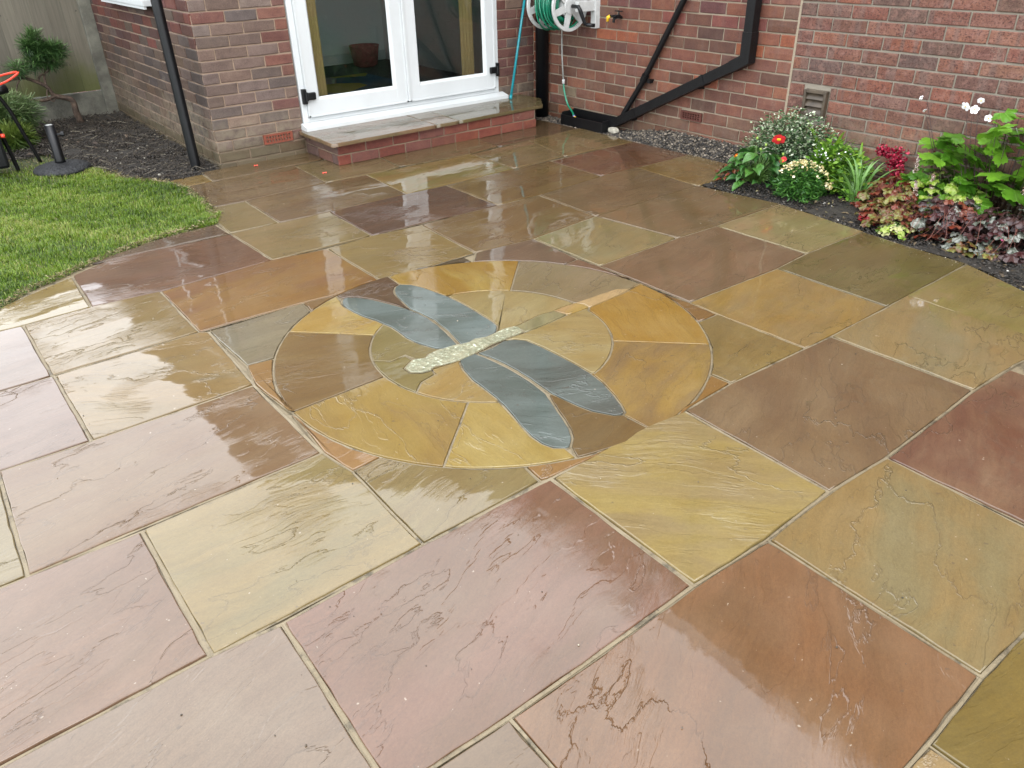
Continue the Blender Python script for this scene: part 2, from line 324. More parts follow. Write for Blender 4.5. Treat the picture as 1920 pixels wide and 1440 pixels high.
MOSAIC = [
 ('ring_stone', 'amber sandstone ring piece behind the upper wing', [[1.634,3.095],[1.665,3.094],[1.695,3.091],[1.726,3.088],[1.756,3.084],[1.786,3.079],[1.816,3.072],[1.846,3.065],[1.875,3.057],[1.904,3.047],[1.933,3.036],[1.961,3.025],[1.989,3.012],[2.016,2.999],[2.043,2.984],[2.069,2.969],[2.095,2.952],[2.12,2.935],[2.145,2.917],[2.169,2.898],[2.192,2.878],[2.214,2.857],[2.236,2.836],[1.976,2.575],[1.953,2.598],[1.928,2.62],[1.902,2.64],[1.875,2.658],[1.847,2.674],[1.817,2.688],[1.787,2.7],[1.756,2.711],[1.724,2.719],[1.721,2.704],[1.706,2.782],[1.69,2.87],[1.664,2.935],[1.626,2.972]], (178, 128, 40), (196, 156, 84), 75),
 ('ring_stone', 'grey olive ring piece at the back of the circle', [[2.236,2.836],[2.257,2.813],[2.278,2.79],[2.297,2.765],[2.316,2.74],[2.334,2.715],[2.351,2.689],[2.367,2.662],[2.382,2.635],[2.396,2.607],[2.409,2.579],[2.421,2.55],[2.431,2.521],[2.441,2.491],[2.45,2.461],[2.458,2.431],[2.464,2.401],[2.469,2.37],[2.474,2.339],[2.477,2.308],[2.479,2.277],[2.48,2.246],[2.486,2.246],[2.369,2.224],[2.271,2.217],[2.125,2.211],[2.13,2.252],[2.108,2.286],[2.103,2.295],[2.098,2.326],[2.092,2.357],[2.084,2.387],[2.074,2.417],[2.062,2.445],[2.048,2.473],[2.032,2.501],[2.015,2.526],[1.996,2.551],[1.976,2.575]], (148, 138, 98), (156, 144, 108), 20),
 ('ring_stone', 'bright amber ring piece right of the tail', [[2.486,2.246],[2.48,2.233],[2.479,2.202],[2.478,2.172],[2.475,2.141],[2.471,2.111],[2.466,2.08],[2.46,2.05],[2.452,2.021],[2.444,1.991],[2.435,1.962],[2.425,1.933],[2.413,1.904],[2.401,1.876],[2.387,1.849],[2.373,1.821],[2.358,1.795],[2.341,1.769],[2.324,1.743],[2.306,1.718],[2.287,1.694],[2.268,1.671],[2.247,1.648],[1.977,1.917],[1.997,1.94],[2.016,1.964],[2.033,1.99],[2.048,2.017],[2.062,2.044],[2.074,2.073],[2.084,2.102],[2.092,2.132],[2.098,2.162],[2.102,2.192],[2.123,2.209],[2.271,2.217],[2.369,2.224]], (180, 128, 36), (186, 138, 58), 60),
 ('ring_stone', 'olive ring piece with a yellow band beside the lower right wing', [[2.247,1.648],[2.225,1.626],[2.202,1.604],[2.179,1.583],[2.155,1.563],[2.13,1.544],[2.104,1.526],[2.078,1.509],[2.051,1.493],[2.024,1.478],[1.996,1.464],[1.967,1.45],[1.938,1.438],[1.909,1.427],[1.879,1.417],[1.849,1.409],[1.819,1.401],[1.788,1.394],[1.757,1.389],[1.726,1.384],[1.695,1.381],[1.664,1.379],[1.632,1.378],[1.625,1.508],[1.642,1.516],[1.664,1.553],[1.691,1.617],[1.72,1.704],[1.736,1.791],[1.746,1.777],[1.776,1.786],[1.804,1.796],[1.832,1.809],[1.859,1.823],[1.885,1.838],[1.909,1.856],[1.933,1.875],[1.956,1.895],[1.977,1.917]], (150, 128, 76), (170, 144, 64), 20),
 ('ring_stone', 'dark brown wedge between the two lower wings', [[1.517,1.773],[1.528,1.764],[1.536,1.708],[1.545,1.643],[1.559,1.59],[1.578,1.556],[1.598,1.524],[1.625,1.508],[1.632,1.408],[1.632,1.378],[1.599,1.378],[1.566,1.379],[1.533,1.382],[1.5,1.386],[1.467,1.392],[1.435,1.398],[1.403,1.406],[1.371,1.415],[1.339,1.425],[1.365,1.483],[1.403,1.516],[1.43,1.56],[1.452,1.612],[1.469,1.661],[1.494,1.724]], (130, 94, 46), (132, 100, 62), 0),
 ('ring_stone', 'gold ring piece left of the lower wings', [[1.339,1.425],[1.309,1.437],[1.279,1.449],[1.25,1.462],[1.221,1.477],[1.193,1.492],[1.165,1.509],[1.138,1.527],[1.112,1.545],[1.086,1.565],[1.061,1.585],[1.037,1.607],[1.014,1.629],[0.992,1.653],[1.269,1.911],[1.295,1.885],[1.323,1.862],[1.353,1.84],[1.303,1.607],[1.303,1.551],[1.316,1.512],[1.345,1.486]], (186, 146, 72), (196, 160, 96), 85),
 ('ring_stone', 'large gold ring piece at the front of the circle', [[0.992,1.653],[0.971,1.676],[0.951,1.7],[0.932,1.724],[0.914,1.75],[0.897,1.776],[0.881,1.802],[0.865,1.829],[0.851,1.857],[0.838,1.885],[0.826,1.914],[0.815,1.943],[0.804,1.972],[0.795,2.002],[0.787,2.032],[0.781,2.062],[0.775,2.093],[0.77,2.124],[0.767,2.155],[0.764,2.186],[0.763,2.217],[0.763,2.248],[1.135,2.258],[1.135,2.226],[1.138,2.194],[1.142,2.163],[1.149,2.132],[1.157,2.101],[1.167,2.071],[1.18,2.042],[1.194,2.013],[1.21,1.986],[1.228,1.96],[1.248,1.935],[1.269,1.911]], (180, 140, 68), (170, 130, 72), 80),
 ('ring_stone', 'brown ring piece with pale riven lines at the left', [[0.763,2.248],[0.764,2.278],[0.766,2.308],[0.769,2.338],[0.773,2.368],[0.778,2.398],[0.784,2.427],[0.792,2.456],[0.8,2.485],[0.809,2.514],[0.819,2.542],[0.831,2.57],[0.843,2.598],[0.856,2.625],[0.87,2.651],[0.885,2.678],[0.901,2.703],[0.918,2.728],[0.935,2.753],[0.954,2.776],[0.973,2.799],[0.994,2.822],[1.014,2.844],[1.273,2.583],[1.252,2.561],[1.233,2.538],[1.216,2.513],[1.2,2.488],[1.186,2.461],[1.173,2.434],[1.162,2.405],[1.153,2.377],[1.146,2.348],[1.141,2.318],[1.137,2.288],[1.135,2.258]], (136, 98, 50), (146, 110, 62), -12),
 ('ring_stone', 'small gold ring piece under the upper left wing', [[1.014,2.844],[1.038,2.866],[1.061,2.887],[1.086,2.907],[1.111,2.927],[1.137,2.945],[1.164,2.963],[1.192,2.979],[1.22,2.995],[1.248,3.009],[1.277,3.023],[1.307,3.035],[1.337,3.046],[1.327,2.978],[1.314,2.95],[1.31,2.899],[1.315,2.836],[1.326,2.767],[1.346,2.707],[1.356,2.649],[1.326,2.631],[1.298,2.608],[1.273,2.583]], (190, 144, 66), (200, 162, 92), 0),
 ('ring_stone', 'dark brown ring piece between the two upper wings', [[1.337,3.046],[1.366,3.056],[1.395,3.064],[1.424,3.072],[1.454,3.078],[1.484,3.084],[1.514,3.088],[1.544,3.091],[1.574,3.093],[1.604,3.095],[1.634,3.095],[1.626,2.972],[1.595,2.961],[1.571,2.931],[1.554,2.896],[1.544,2.855],[1.532,2.786],[1.519,2.709],[1.515,2.702],[1.499,2.76],[1.472,2.83],[1.44,2.913],[1.406,2.966],[1.373,2.999],[1.347,3.001]], (114, 80, 58), (118, 84, 60), 0),
 ('inner_stone', 'olive inner piece above the head', [[1.355,2.651],[1.33,2.634],[1.307,2.615],[1.284,2.595],[1.263,2.574],[1.244,2.551],[1.226,2.527],[1.209,2.502],[1.194,2.476],[1.18,2.449],[1.169,2.422],[1.158,2.394],[1.209,2.343],[1.278,2.349],[1.289,2.31],[1.282,2.299],[1.325,2.279],[1.352,2.298],[1.409,2.305],[1.42,2.298],[1.4,2.324],[1.383,2.37],[1.367,2.427],[1.361,2.477],[1.364,2.553],[1.364,2.608]], (150, 124, 76), (158, 132, 86), 10),
 ('inner_stone', 'olive inner piece in front of the head', [[1.158,2.394],[1.15,2.363],[1.143,2.333],[1.138,2.301],[1.136,2.27],[1.135,2.239],[1.137,2.207],[1.14,2.176],[1.145,2.145],[1.153,2.115],[1.162,2.084],[1.219,2.136],[1.288,2.153],[1.295,2.185],[1.289,2.185],[1.255,2.192],[1.223,2.219],[1.223,2.263],[1.252,2.283],[1.282,2.299],[1.278,2.349],[1.209,2.343]], (146, 122, 72), (154, 130, 84), 0),
 ('inner_stone', 'gold inner piece under the body', [[1.162,2.084],[1.174,2.055],[1.187,2.026],[1.202,1.999],[1.219,1.972],[1.238,1.947],[1.258,1.923],[1.28,1.9],[1.303,1.878],[1.327,1.859],[1.353,1.84],[1.36,1.875],[1.365,1.941],[1.369,2.03],[1.387,2.112],[1.417,2.184],[1.411,2.178],[1.37,2.184],[1.315,2.202],[1.289,2.185],[1.295,2.185],[1.288,2.153],[1.219,2.136]], (182, 140, 80), (184, 148, 98), 5),
 ('inner_stone', 'pinkish gold inner piece right of the tail', [[1.689,2.184],[1.72,2.145],[1.731,2.061],[1.737,1.954],[1.738,1.873],[1.736,1.791],[1.746,1.777],[1.776,1.786],[1.804,1.796],[1.832,1.809],[1.859,1.823],[1.885,1.839],[1.911,1.857],[1.934,1.876],[1.957,1.896],[1.978,1.918],[1.998,1.941],[2.017,1.966],[2.034,1.991],[2.049,2.018],[2.062,2.045],[2.074,2.074],[2.084,2.103],[2.092,2.132],[2.098,2.162],[2.102,2.192],[2.123,2.209],[2.054,2.212],[2.005,2.218],[1.855,2.205],[1.761,2.204],[1.755,2.207],[1.678,2.208],[1.652,2.204]], (180, 144, 92), (188, 158, 116), -35),
 ('inner_stone', 'pinkish buff inner piece behind the body', [[1.721,2.704],[1.728,2.618],[1.726,2.521],[1.723,2.428],[1.719,2.36],[1.711,2.326],[1.683,2.289],[1.661,2.275],[1.713,2.283],[1.757,2.273],[1.763,2.271],[1.853,2.283],[1.916,2.293],[1.984,2.284],[2.033,2.29],[2.108,2.286],[2.103,2.295],[2.099,2.325],[2.092,2.355],[2.085,2.384],[2.075,2.413],[2.064,2.441],[2.051,2.469],[2.036,2.495],[2.019,2.52],[2.001,2.545],[1.982,2.568],[1.961,2.59],[1.939,2.611],[1.915,2.63],[1.891,2.648],[1.865,2.664],[1.838,2.678],[1.811,2.691],[1.782,2.702],[1.754,2.711],[1.724,2.719]], (180, 146, 100), (186, 156, 114), 15),
 ('wing', 'upper left slate wing, the nearer of the upper pair', [[1.327,2.978],[1.347,3.001],[1.373,2.999],[1.406,2.966],[1.44,2.913],[1.472,2.83],[1.499,2.76],[1.515,2.702],[1.527,2.639],[1.532,2.577],[1.525,2.498],[1.513,2.413],[1.5,2.346],[1.488,2.293],[1.42,2.298],[1.4,2.324],[1.383,2.37],[1.367,2.427],[1.361,2.477],[1.364,2.553],[1.364,2.608],[1.356,2.649],[1.346,2.707],[1.326,2.767],[1.315,2.836],[1.31,2.899],[1.314,2.95]], (104, 116, 112), (128, 144, 146), -30),
 ('wing', 'upper slate wing, the farther of the upper pair', [[1.571,2.931],[1.595,2.961],[1.626,2.972],[1.664,2.935],[1.69,2.87],[1.706,2.782],[1.721,2.704],[1.728,2.618],[1.726,2.521],[1.723,2.428],[1.719,2.36],[1.711,2.326],[1.683,2.289],[1.661,2.275],[1.612,2.27],[1.569,2.287],[1.535,2.278],[1.497,2.285],[1.507,2.34],[1.526,2.416],[1.531,2.473],[1.538,2.543],[1.534,2.597],[1.529,2.652],[1.519,2.709],[1.532,2.786],[1.544,2.855],[1.554,2.896]], (110, 124, 122), (140, 158, 162), -35),
 ('wing', 'lower left slate wing', [[1.417,2.184],[1.497,2.193],[1.512,2.133],[1.523,2.042],[1.528,1.966],[1.527,1.887],[1.521,1.829],[1.515,1.779],[1.494,1.724],[1.469,1.661],[1.452,1.612],[1.43,1.56],[1.403,1.516],[1.365,1.483],[1.345,1.486],[1.316,1.512],[1.303,1.551],[1.303,1.607],[1.315,1.674],[1.334,1.746],[1.35,1.816],[1.36,1.875],[1.365,1.941],[1.369,2.03],[1.387,2.112]], (104, 118, 116), (126, 142, 144), -45),
 ('wing', 'lower right slate wing', [[1.503,2.187],[1.577,2.185],[1.646,2.202],[1.689,2.184],[1.72,2.145],[1.731,2.061],[1.737,1.954],[1.738,1.873],[1.736,1.791],[1.72,1.704],[1.691,1.617],[1.664,1.553],[1.642,1.516],[1.625,1.508],[1.598,1.524],[1.578,1.556],[1.559,1.59],[1.545,1.643],[1.536,1.708],[1.528,1.764],[1.532,1.83],[1.537,1.899],[1.538,1.979],[1.534,2.056],[1.524,2.128]], (96, 104, 100), (118, 132, 132), -30),
 ('body_stone', 'pale green crystalline body stone with a rounded head', [[1.223,2.263],[1.252,2.283],[1.282,2.299],[1.325,2.279],[1.352,2.298],[1.409,2.305],[1.42,2.298],[1.468,2.298],[1.497,2.285],[1.535,2.278],[1.569,2.287],[1.612,2.27],[1.661,2.275],[1.713,2.283],[1.757,2.273],[1.77,2.251],[1.755,2.207],[1.678,2.208],[1.652,2.204],[1.592,2.205],[1.491,2.186],[1.411,2.178],[1.37,2.184],[1.315,2.202],[1.289,2.185],[1.255,2.192],[1.223,2.219]], (216, 216, 188), (184, 190, 162), 30),
 ('tail_stone', 'dark green striped tail piece', [[1.763,2.271],[1.853,2.283],[1.916,2.293],[1.984,2.284],[2.005,2.218],[1.855,2.205],[1.761,2.204]], (182, 180, 132), (142, 142, 98), 50),
 ('tail_stone', 'orange tail piece', [[1.984,2.284],[2.033,2.29],[2.108,2.286],[2.13,2.252],[2.125,2.211],[2.054,2.212],[2.005,2.218]], (206, 162, 92), (200, 176, 120), 20),
 ('tail_stone', 'buff tail tip', [[2.108,2.286],[2.24,2.283],[2.352,2.277],[2.398,2.245],[2.441,2.245],[2.486,2.246],[2.369,2.224],[2.271,2.217],[2.125,2.211],[2.13,2.252]], (206, 186, 130), (214, 190, 134), 20),
]
# ------------------------------------------------------------------ materials
def mat_stone(name='wet_sandstone', amp=0.82, slate=False, crystal=False):
    t = NT(name)
    oc = t.n('TexCoord').outputs['Object']
    info = t.n('ObjectInfo'); rnd = info.outputs['Random']; c1 = info.outputs['Color']
    c2 = t.obj_attr('c2').outputs['Color']; ang = t.obj_attr('ang').outputs['Fac']
    cmb = t.n('CombineXYZ', None, X=t.math('MULTIPLY', rnd, 37.0), Y=t.math('MULTIPLY', rnd, 91.3), Z=t.math('MULTIPLY', rnd, 13.7)).outputs[0]
    rot = t.n('VectorRotate', {'rotation_type': 'Z_AXIS'}, Vector=oc, Angle=ang).outputs[0]
    seedv = t.vadd(rot, cmb)
    warp = t.n('TexNoise', None, Vector=seedv, Scale=2.6, Detail=3.0).outputs['Color']
    wv = t.n('VectorMath', {'operation': 'MULTIPLY_ADD'}, i0=warp, i1=(0.16, 0.16, 0.0), i2=seedv).outputs[0]
    st = t.scale(wv, (1.0, 3.8, 1.0))                 # bedding stretched along the slab
    # riven terraces
    n1 = t.noise(st, 1.7, 5.0, 0.52, 0.1)
    tt = t.math('MULTIPLY', n1, 9.0)
    fr = t.math('FRACT', tt)
    stepf = t.math('ADD', t.math('FLOOR', tt), t.smooth(fr, 0.88, 1.0))
    n_mid = t.noise(t.scale(wv, (1.3, 9.5, 1.0)), 4.6, 6.0, 0.60)
    n_fine = t.noise(t.scale(rot, (1.0, 2.4, 1.0)), 110.0, 4.0, 0.65)
    n_low = t.noise(st, 0.9, 2.0, 0.5)
    mask_r = t.smooth(t.noise(seedv, 2.4, 3.0, 0.5), 0.47, 0.66)       # riven more in some places
    n2 = t.noise(t.scale(wv, (1.0, 2.6, 1.0)), 1.1, 7.0, 0.55, 0.15)
    crack = t.math('SUBTRACT', 1.0, t.math('MULTIPLY', t.math('ABSOLUTE', t.math('SUBTRACT', n2, 0.52)), 170.0), clamp=True)
    # height in metres
    h_step = t.math('MULTIPLY', stepf, 0.00085 * amp)
    h = t.math('MULTIPLY_ADD', n_mid, t.math('MULTIPLY_ADD', mask_r, 0.0042 * amp, 0.0009 * amp), h_step)
    h = t.math('MULTIPLY_ADD', crack, t.math('MULTIPLY_ADD', mask_r, 0.0014 * amp, 0.0011 * amp), h)
    h_dry = t.math('MULTIPLY_ADD', n_fine, 0.00030, h)
    # water film: fills the low places flat, runs over the rest
    lvl = t.math('MULTIPLY_ADD', n_low, 0.0066 * amp, 0.0014 * amp)
    film0 = t.n('Math', {'operation': 'SMOOTH_MAX'}, i0=h, i1=lvl, i2=0.0004).outputs[0]
    ripple = t.noise(t.scale(rot, (1.0, 2.0, 1.0)), 9.0, 2.0, 0.5)
    proud = t.smooth(t.math('SUBTRACT', h, lvl), 0.0, 0.0010)
    film = t.math('ADD', t.math('MULTIPLY_ADD', ripple, 0.00030, film0), t.math('MULTIPLY', n_fine, t.math('MULTIPLY_ADD', proud, 0.00010, 0.000015)))
    # colour
    f1 = t.smooth(t.noise(t.scale(wv, (0.8, 2.2, 1.0)), 2.6, 5.0, 0.55, 0.4), 0.38, 0.64)
    col = t.mix(f1, c1, c2)
    grain = t.noise(rot, 240.0, 3.0, 0.7)
    bands = t.noise(t.scale(wv, (0.6, 13.0, 1.0)), 3.2, 5.0, 0.62)
    blotch = t.noise(seedv, 4.0, 6.0, 0.62)
    gr2 = t.noise(t.scale(rot, (1.0, 2.0, 1.0)), 65.0, 7.0, 0.72)
    v = t.math('ADD', t.math('ADD', t.math('MULTIPLY', bands, 0.40), t.math('MULTIPLY', blotch, 0.44)), t.math('MULTIPLY_ADD', grain, 0.50, t.math('MULTIPLY_ADD', gr2, 0.60, 0.03)))
    hsv = t.n('HueSaturation', None, Hue=t.math('MULTIPLY_ADD', blotch, 0.016, 0.492), Saturation=t.math('MULTIPLY_ADD', blotch, -0.3, 1.12), Value=v, Color=col).outputs[0]
    spots = t.smooth(t.noise(seedv, 42.0, 3.0, 0.5), 0.69, 0.76)
    hsv = t.mix(t.math('MULTIPLY', spots, 0.5), hsv, (0.05, 0.036, 0.024))
    pale = t.smooth(t.noise(seedv, 70.0, 2.0, 0.5), 0.745, 0.78)
    hsv = t.mix(t.math('MULTIPLY', pale, 0.6), hsv, (0.30, 0.25, 0.19))
    edge_l = t.math('SUBTRACT', 1.0, t.math('ABSOLUTE', t.math('MULTIPLY_ADD', fr, 16.0, -14.9)), clamp=True)
    dk = t.math('MAXIMUM', t.math('MULTIPLY', edge_l, t.math('MULTIPLY', mask_r, 0.18)), t.math('MULTIPLY', crack, 0.20))
    hsv = t.mix(dk, hsv, (0.035, 0.024, 0.016))
    nb = t.bump(h_dry); nc = t.bump(film)
    cr = t.math('MULTIPLY_ADD', proud, 0.07, 0.020)
    t.bsdf(Base_Color=hsv, Roughness=0.62, Specular_IOR_Level=0.25, Normal=nb, Coat_Weight=1.0, Coat_IOR=1.52, Coat_Roughness=cr, Coat_Normal=nc)
    return t.m

M_STONE = mat_stone()
M_RING = mat_stone('wet_cut_sandstone', 0.5)
M_SLATE = mat_stone('wet_slate', 0.6, slate=True)

def mat_crystal():
    t = NT('pale_green_quartzite'); oc = t.n('TexCoord').outputs['Object']; c1 = t.n('ObjectInfo').outputs['Color']; c2 = t.obj_attr('c2').outputs['Color']
    vor = t.n('TexVoronoi', None, Vector=oc, Scale=55.0).outputs['Distance']
    n = t.noise(oc, 22.0, 6, 0.7, 1.0); c = t.mix(t.smooth(n, 0.35, 0.65), c1, c2)
    c = t.mix(t.smooth(t.noise(oc, 60, 4, 0.7), 0.55, 0.7), c, (0.55, 0.6, 0.45))
    h = t.math('ADD', t.math('MULTIPLY', vor, 0.004), t.math('MULTIPLY', n, 0.006))
    t.bsdf(Base_Color=c, Roughness=0.35, Normal=t.bump(h), Coat_Weight=0.8, Coat_Roughness=0.12, Coat_IOR=1.45)
    return t.m
M_CRYSTAL = mat_crystal()

def mat_mortar():
    t = NT('sandy_pointing'); oc = t.n('TexCoord').outputs['Object']
    n = t.noise(oc, 12, 5, 0.65); g = t.noise(oc, 420, 2, 0.5); d = t.smooth(t.noise(oc, 9, 7, 0.75), 0.50, 0.66)
    c = t.mix(n, s2l((168, 148, 112), .34), s2l((204, 186, 150), .36))
    c = t.mix(t.math('MULTIPLY', t.smooth(g, .5, .7), .35), c, s2l((120, 100, 66), .6))
    c = t.mix(t.math('MULTIPLY', d, 0.75), c, s2l((70, 62, 42), .30))
    t.bsdf(Base_Color=c, Roughness=0.7, Normal=t.bump(t.math('ADD', t.math('MULTIPLY', g, .0008), t.math('MULTIPLY', n, .004))), Coat_Weight=0.25, Coat_Roughness=0.3)
    return t.m
M_MORTAR = mat_mortar()
M_BED = simple('damp_bedding', (0.035, 0.028, 0.02), 0.8, noise=0.4, bump=0.01)

def mat_brick(name, band=0.0, dirt=0.0, rustic=1.0, coat=0.15, pit=0.0):
    t = NT(name); oc = t.n('TexCoord').outputs['Object']; info = t.n('ObjectInfo'); c1 = info.outputs['Color']; rnd = info.outputs['Random']
    geo = t.n('NewGeometry').outputs['Position']
    off = t.n('CombineXYZ', None, X=t.math('MULTIPLY', rnd, 31.0), Y=t.math('MULTIPLY', rnd, 57.0), Z=t.math('MULTIPLY', rnd, 71.0)).outputs[0]
    p = t.vadd(oc, off)
    n = t.noise(p, 14, 5, 0.65); g = t.noise(p, 150, 3, 0.65); cr = t.noise(t.scale(p, (1.0, 1.0, 0.35)), 60, 4, 0.7, 1.2)
    c = t.n('HueSaturation', None, Hue=t.math('MULTIPLY_ADD', n, 0.03, 0.485), Saturation=1.0, Value=t.math('ADD', t.math('MULTIPLY_ADD', n, 1.0, -0.10), t.math('MULTIPLY', g, 1.2)), Color=c1).outputs[0]
    if band > 0:
        sx = t.n('SeparateXYZ', None, Vector=oc).outputs[0]
        b = t.noise(t.n('CombineXYZ', None, X=t.math('ADD', sx, t.math('MULTIPLY', rnd, 31.0)), Y=0.0, Z=0.0).outputs[0], 13.0, 1, 0.4)
        c = t.mix(t.math('MULTIPLY', t.smooth(b, 0.52, 0.62), band), c, s2l((104, 82, 74), .85))
    if pit > 0:
        pn = t.noise(t.scale(p, (1.0, 1.0, 1.4)), 95, 2, 0.5)
        c = t.mix(t.math('MULTIPLY', t.smooth(pn, 0.55, 0.62), pit), c, s2l((74, 40, 36), .6))
        c = t.mix(t.math('MULTIPLY', t.smooth(t.noise(p, 33, 4, 0.7), 0.48, 0.66), 0.35), c, s2l((176, 132, 118), .62))
    # rain staining and algae in real patches low on the wall
    sz = t.n('SeparateXYZ', None, Vector=geo).outputs[2]
    wn_ = t.noise(geo, 2.6, 5, 0.6)
    lim = t.smooth(t.math('MULTIPLY_ADD', wn_, -0.75, t.math('ADD', sz, 0.0)), 0.10, -0.22)
    gg = t.noise(geo, 22, 4, 0.7)
    bloom = t.math('MULTIPLY', t.math('MULTIPLY', lim, dirt), t.smooth(gg, 0.30, 0.62))
    c = t.mix(bloom, c, s2l((150, 138, 116), .62))
    alg = t.math('MULTIPLY', t.math('MULTIPLY', t.smooth(t.math('MULTIPLY_ADD', wn_, -0.22, sz), 0.035, -0.06), min(1, dirt * 1.3)), 0.75)
    c = t.mix(alg, c, s2l((74, 66, 34), .7))
    eff = t.smooth(t.noise(geo, 5.5, 6, 0.75), 0.60, 0.72)
    c = t.mix(t.math('MULTIPLY', t.math('MULTIPLY', eff, t.smooth(g, 0.4, 0.6)), 0.30), c, s2l((178, 168, 150), .9))
    h = t.math('ADD', t.math('MULTIPLY', cr, 0.0035 * rustic), t.math('MULTIPLY', g, 0.0014))
    t.bsdf(Base_Color=c, Roughness=0.72, Normal=t.bump(h), Coat_Weight=coat, Coat_Roughness=0.25, Specular_IOR_Level=0.35)
    return t.m
M_BR_GREY = mat_brick('weathered_facing_brick', dirt=0.62, rustic=0.6, coat=0.1)
M_BR_OLD = mat_brick('rustic_brick', band=0.25, dirt=0.15, rustic=1.3, coat=0.35)
M_BR_NEW = mat_brick('pitted_brick', band=0.75, dirt=0.6, rustic=1.2, coat=0.12, pit=0.75)
M_BR_STEP = mat_brick('red_step_brick', dirt=0.05, rustic=0.5, coat=0.35)

def mat_joint(name, ca, cb, dirt=0.5):
    t = NT(name); geo = t.n('NewGeometry').outputs['Position']
    n = t.noise(geo, 6, 5, 0.65); g = t.noise(geo, 160, 3, 0.6)
    c = t.mix(n, ca, cb); sz = t.n('SeparateXYZ', None, Vector=geo).outputs[2]
    c = t.mix(t.math('MULTIPLY', t.smooth(t.math('MULTIPLY_ADD', n, -0.3, sz), 0.05, -0.14), dirt), c, s2l((92, 82, 48), .6))
    t.bsdf(Base_Color=c, Roughness=0.85, Normal=t.bump(t.math('MULTIPLY', g, 0.003)))
    return t.m
M_JT_PINK = mat_joint('pinkish_mortar', s2l((174, 148, 126), .50), s2l((200, 174, 150), .52))
M_JT_PALE = mat_joint('pale_mortar', s2l((176, 158, 134), .50), s2l((206, 190, 166), .52), 0.4)
M_JT_GREY = mat_joint('grey_mortar', s2l((160, 150, 134), .52), s2l((192, 182, 164), .54), 0.4)

def mat_far_brick(name, axis, ca, cb, mo, bw=0.225, bh=0.0745, oz=0.0, os=0.0):
    """bricks above the picture's edge: only seen mirrored in the wet paving"""
    t = NT(name); geo = t.n('NewGeometry').outputs['Position']; sp = t.n('SeparateXYZ', None, Vector=geo)
    uv = t.n('CombineXYZ', None, X=t.math('SUBTRACT', sp.outputs[axis], os), Y=t.math('SUBTRACT', sp.outputs[2], oz), Z=0.0).outputs[0]
    b = t.n('TexBrick', None, Vector=uv, Color1=tuple(ca) + (1,), Color2=tuple(cb) + (1,), Mortar=tuple(mo) + (1,), Scale=1.0)
    b.inputs['Mortar Size'].default_value = 0.006; b.inputs['Brick Width'].default_value = bw; b.inputs['Row Height'].default_value = bh
    b.inputs['Bias'].default_value = 0.0
    n = t.noise(geo, 9, 5, 0.6)
    c = t.n('HueSaturation', None, Value=t.math('MULTIPLY_ADD', n, 0.8, 0.6), Color=b.outputs['Color']).outputs[0]
    t.bsdf(Base_Color=c, Roughness=0.85, Normal=t.bump(t.math('MULTIPLY_ADD', b.outputs['Fac'], -0.004, t.math('MULTIPLY', n, 0.002))))
    return t.m

M_PVC = simple('white_plastic', (0.52, 0.545, 0.55), 0.28, noise=0.04, nscale=3, spec=0.5)
M_BLACK = simple('black_plastic', (0.003, 0.0035, 0.0045), 0.4, noise=0.3, nscale=9, bump=0.0006, bscale=60, coat=0.0, spec=0.35)
M_BLACK_PAINT = simple('black_painted_metal', (0.003, 0.003, 0.0035), 0.45, noise=0.3, nscale=12, bump=0.002, bscale=90, coat=0.0, spec=0.3)
M_GREY_PL = simple('light_grey_plastic', (0.42, 0.43, 0.42), 0.42, noise=0.1)
M_HOSE = simple('green_hose', (0.0, 0.16, 0.085), 0.3, noise=0.15, coat=0.4)
M_HOSE2 = simple('clear_hose', (0.30, 0.31, 0.29), 0.3, noise=0.15, coat=0.4)
M_TEAL = simple('teal_metal', (0.0, 0.20, 0.24), 0.3, noise=0.1, coat=0.4)
M_YEL = simple('yellow_plastic', (0.75, 0.45, 0.02), 0.35)
M_ORANGE = simple('orange_red_coating', (0.72, 0.06, 0.03), 0.35, coat=0.3)
M_TERRA = simple('terracotta', s2l((150, 76, 54), .55), 0.7, noise=0.2, nscale=60, bump=0.001)
M_TERRA_D = simple('dark_terracotta', s2l((100, 52, 40), .6), 0.7, noise=0.2, nscale=60, bump=0.001)
M_VOID = simple('dark_void', (0.004, 0.004, 0.004), 0.9)
M_VENT = simple('brown_vent_plastic', s2l((84, 72, 58), .7), 0.45, noise=0.3, nscale=20, coat=0.1)
M_CONC = simple('weathered_concrete', s2l((146, 144, 130), .42), 0.85, noise=0.35, nscale=7, bump=0.006, bscale=60)
M_CONCB = simple('grey_mortar_lump', s2l((170, 165, 150), .8), 0.85, noise=0.3, nscale=30, bump=0.006, bscale=60)
M_HESS = simple('hessian_fabric', s2l((206, 172, 118), 1.0), 0.9, noise=0.15, nscale=180)
M_ROOF = simple('roof_tiles', (0.07, 0.05, 0.045), 0.8, noise=0.3, nscale=6)

def mat_glass():
    t = NT('window_glass'); lw = t.n('Fresnel', None, IOR=1.5).outputs[0]
    tr = t.n('BsdfTransparent', None, Color=(0.80, 0.84, 0.82, 1)); gl = t.n('BsdfGlossy', None, Roughness=0.0, Color=(1, 1, 1, 1))
    mx = t.n('MixShader', None, i0=lw); t.t.links.new(tr.outputs[0], mx.inputs[1]); t.t.links.new(gl.outputs[0], mx.inputs[2])
    t.t.links.new(mx.outputs[0], t.out.inputs[0]); return t.m
M_GLASS = mat_glass()

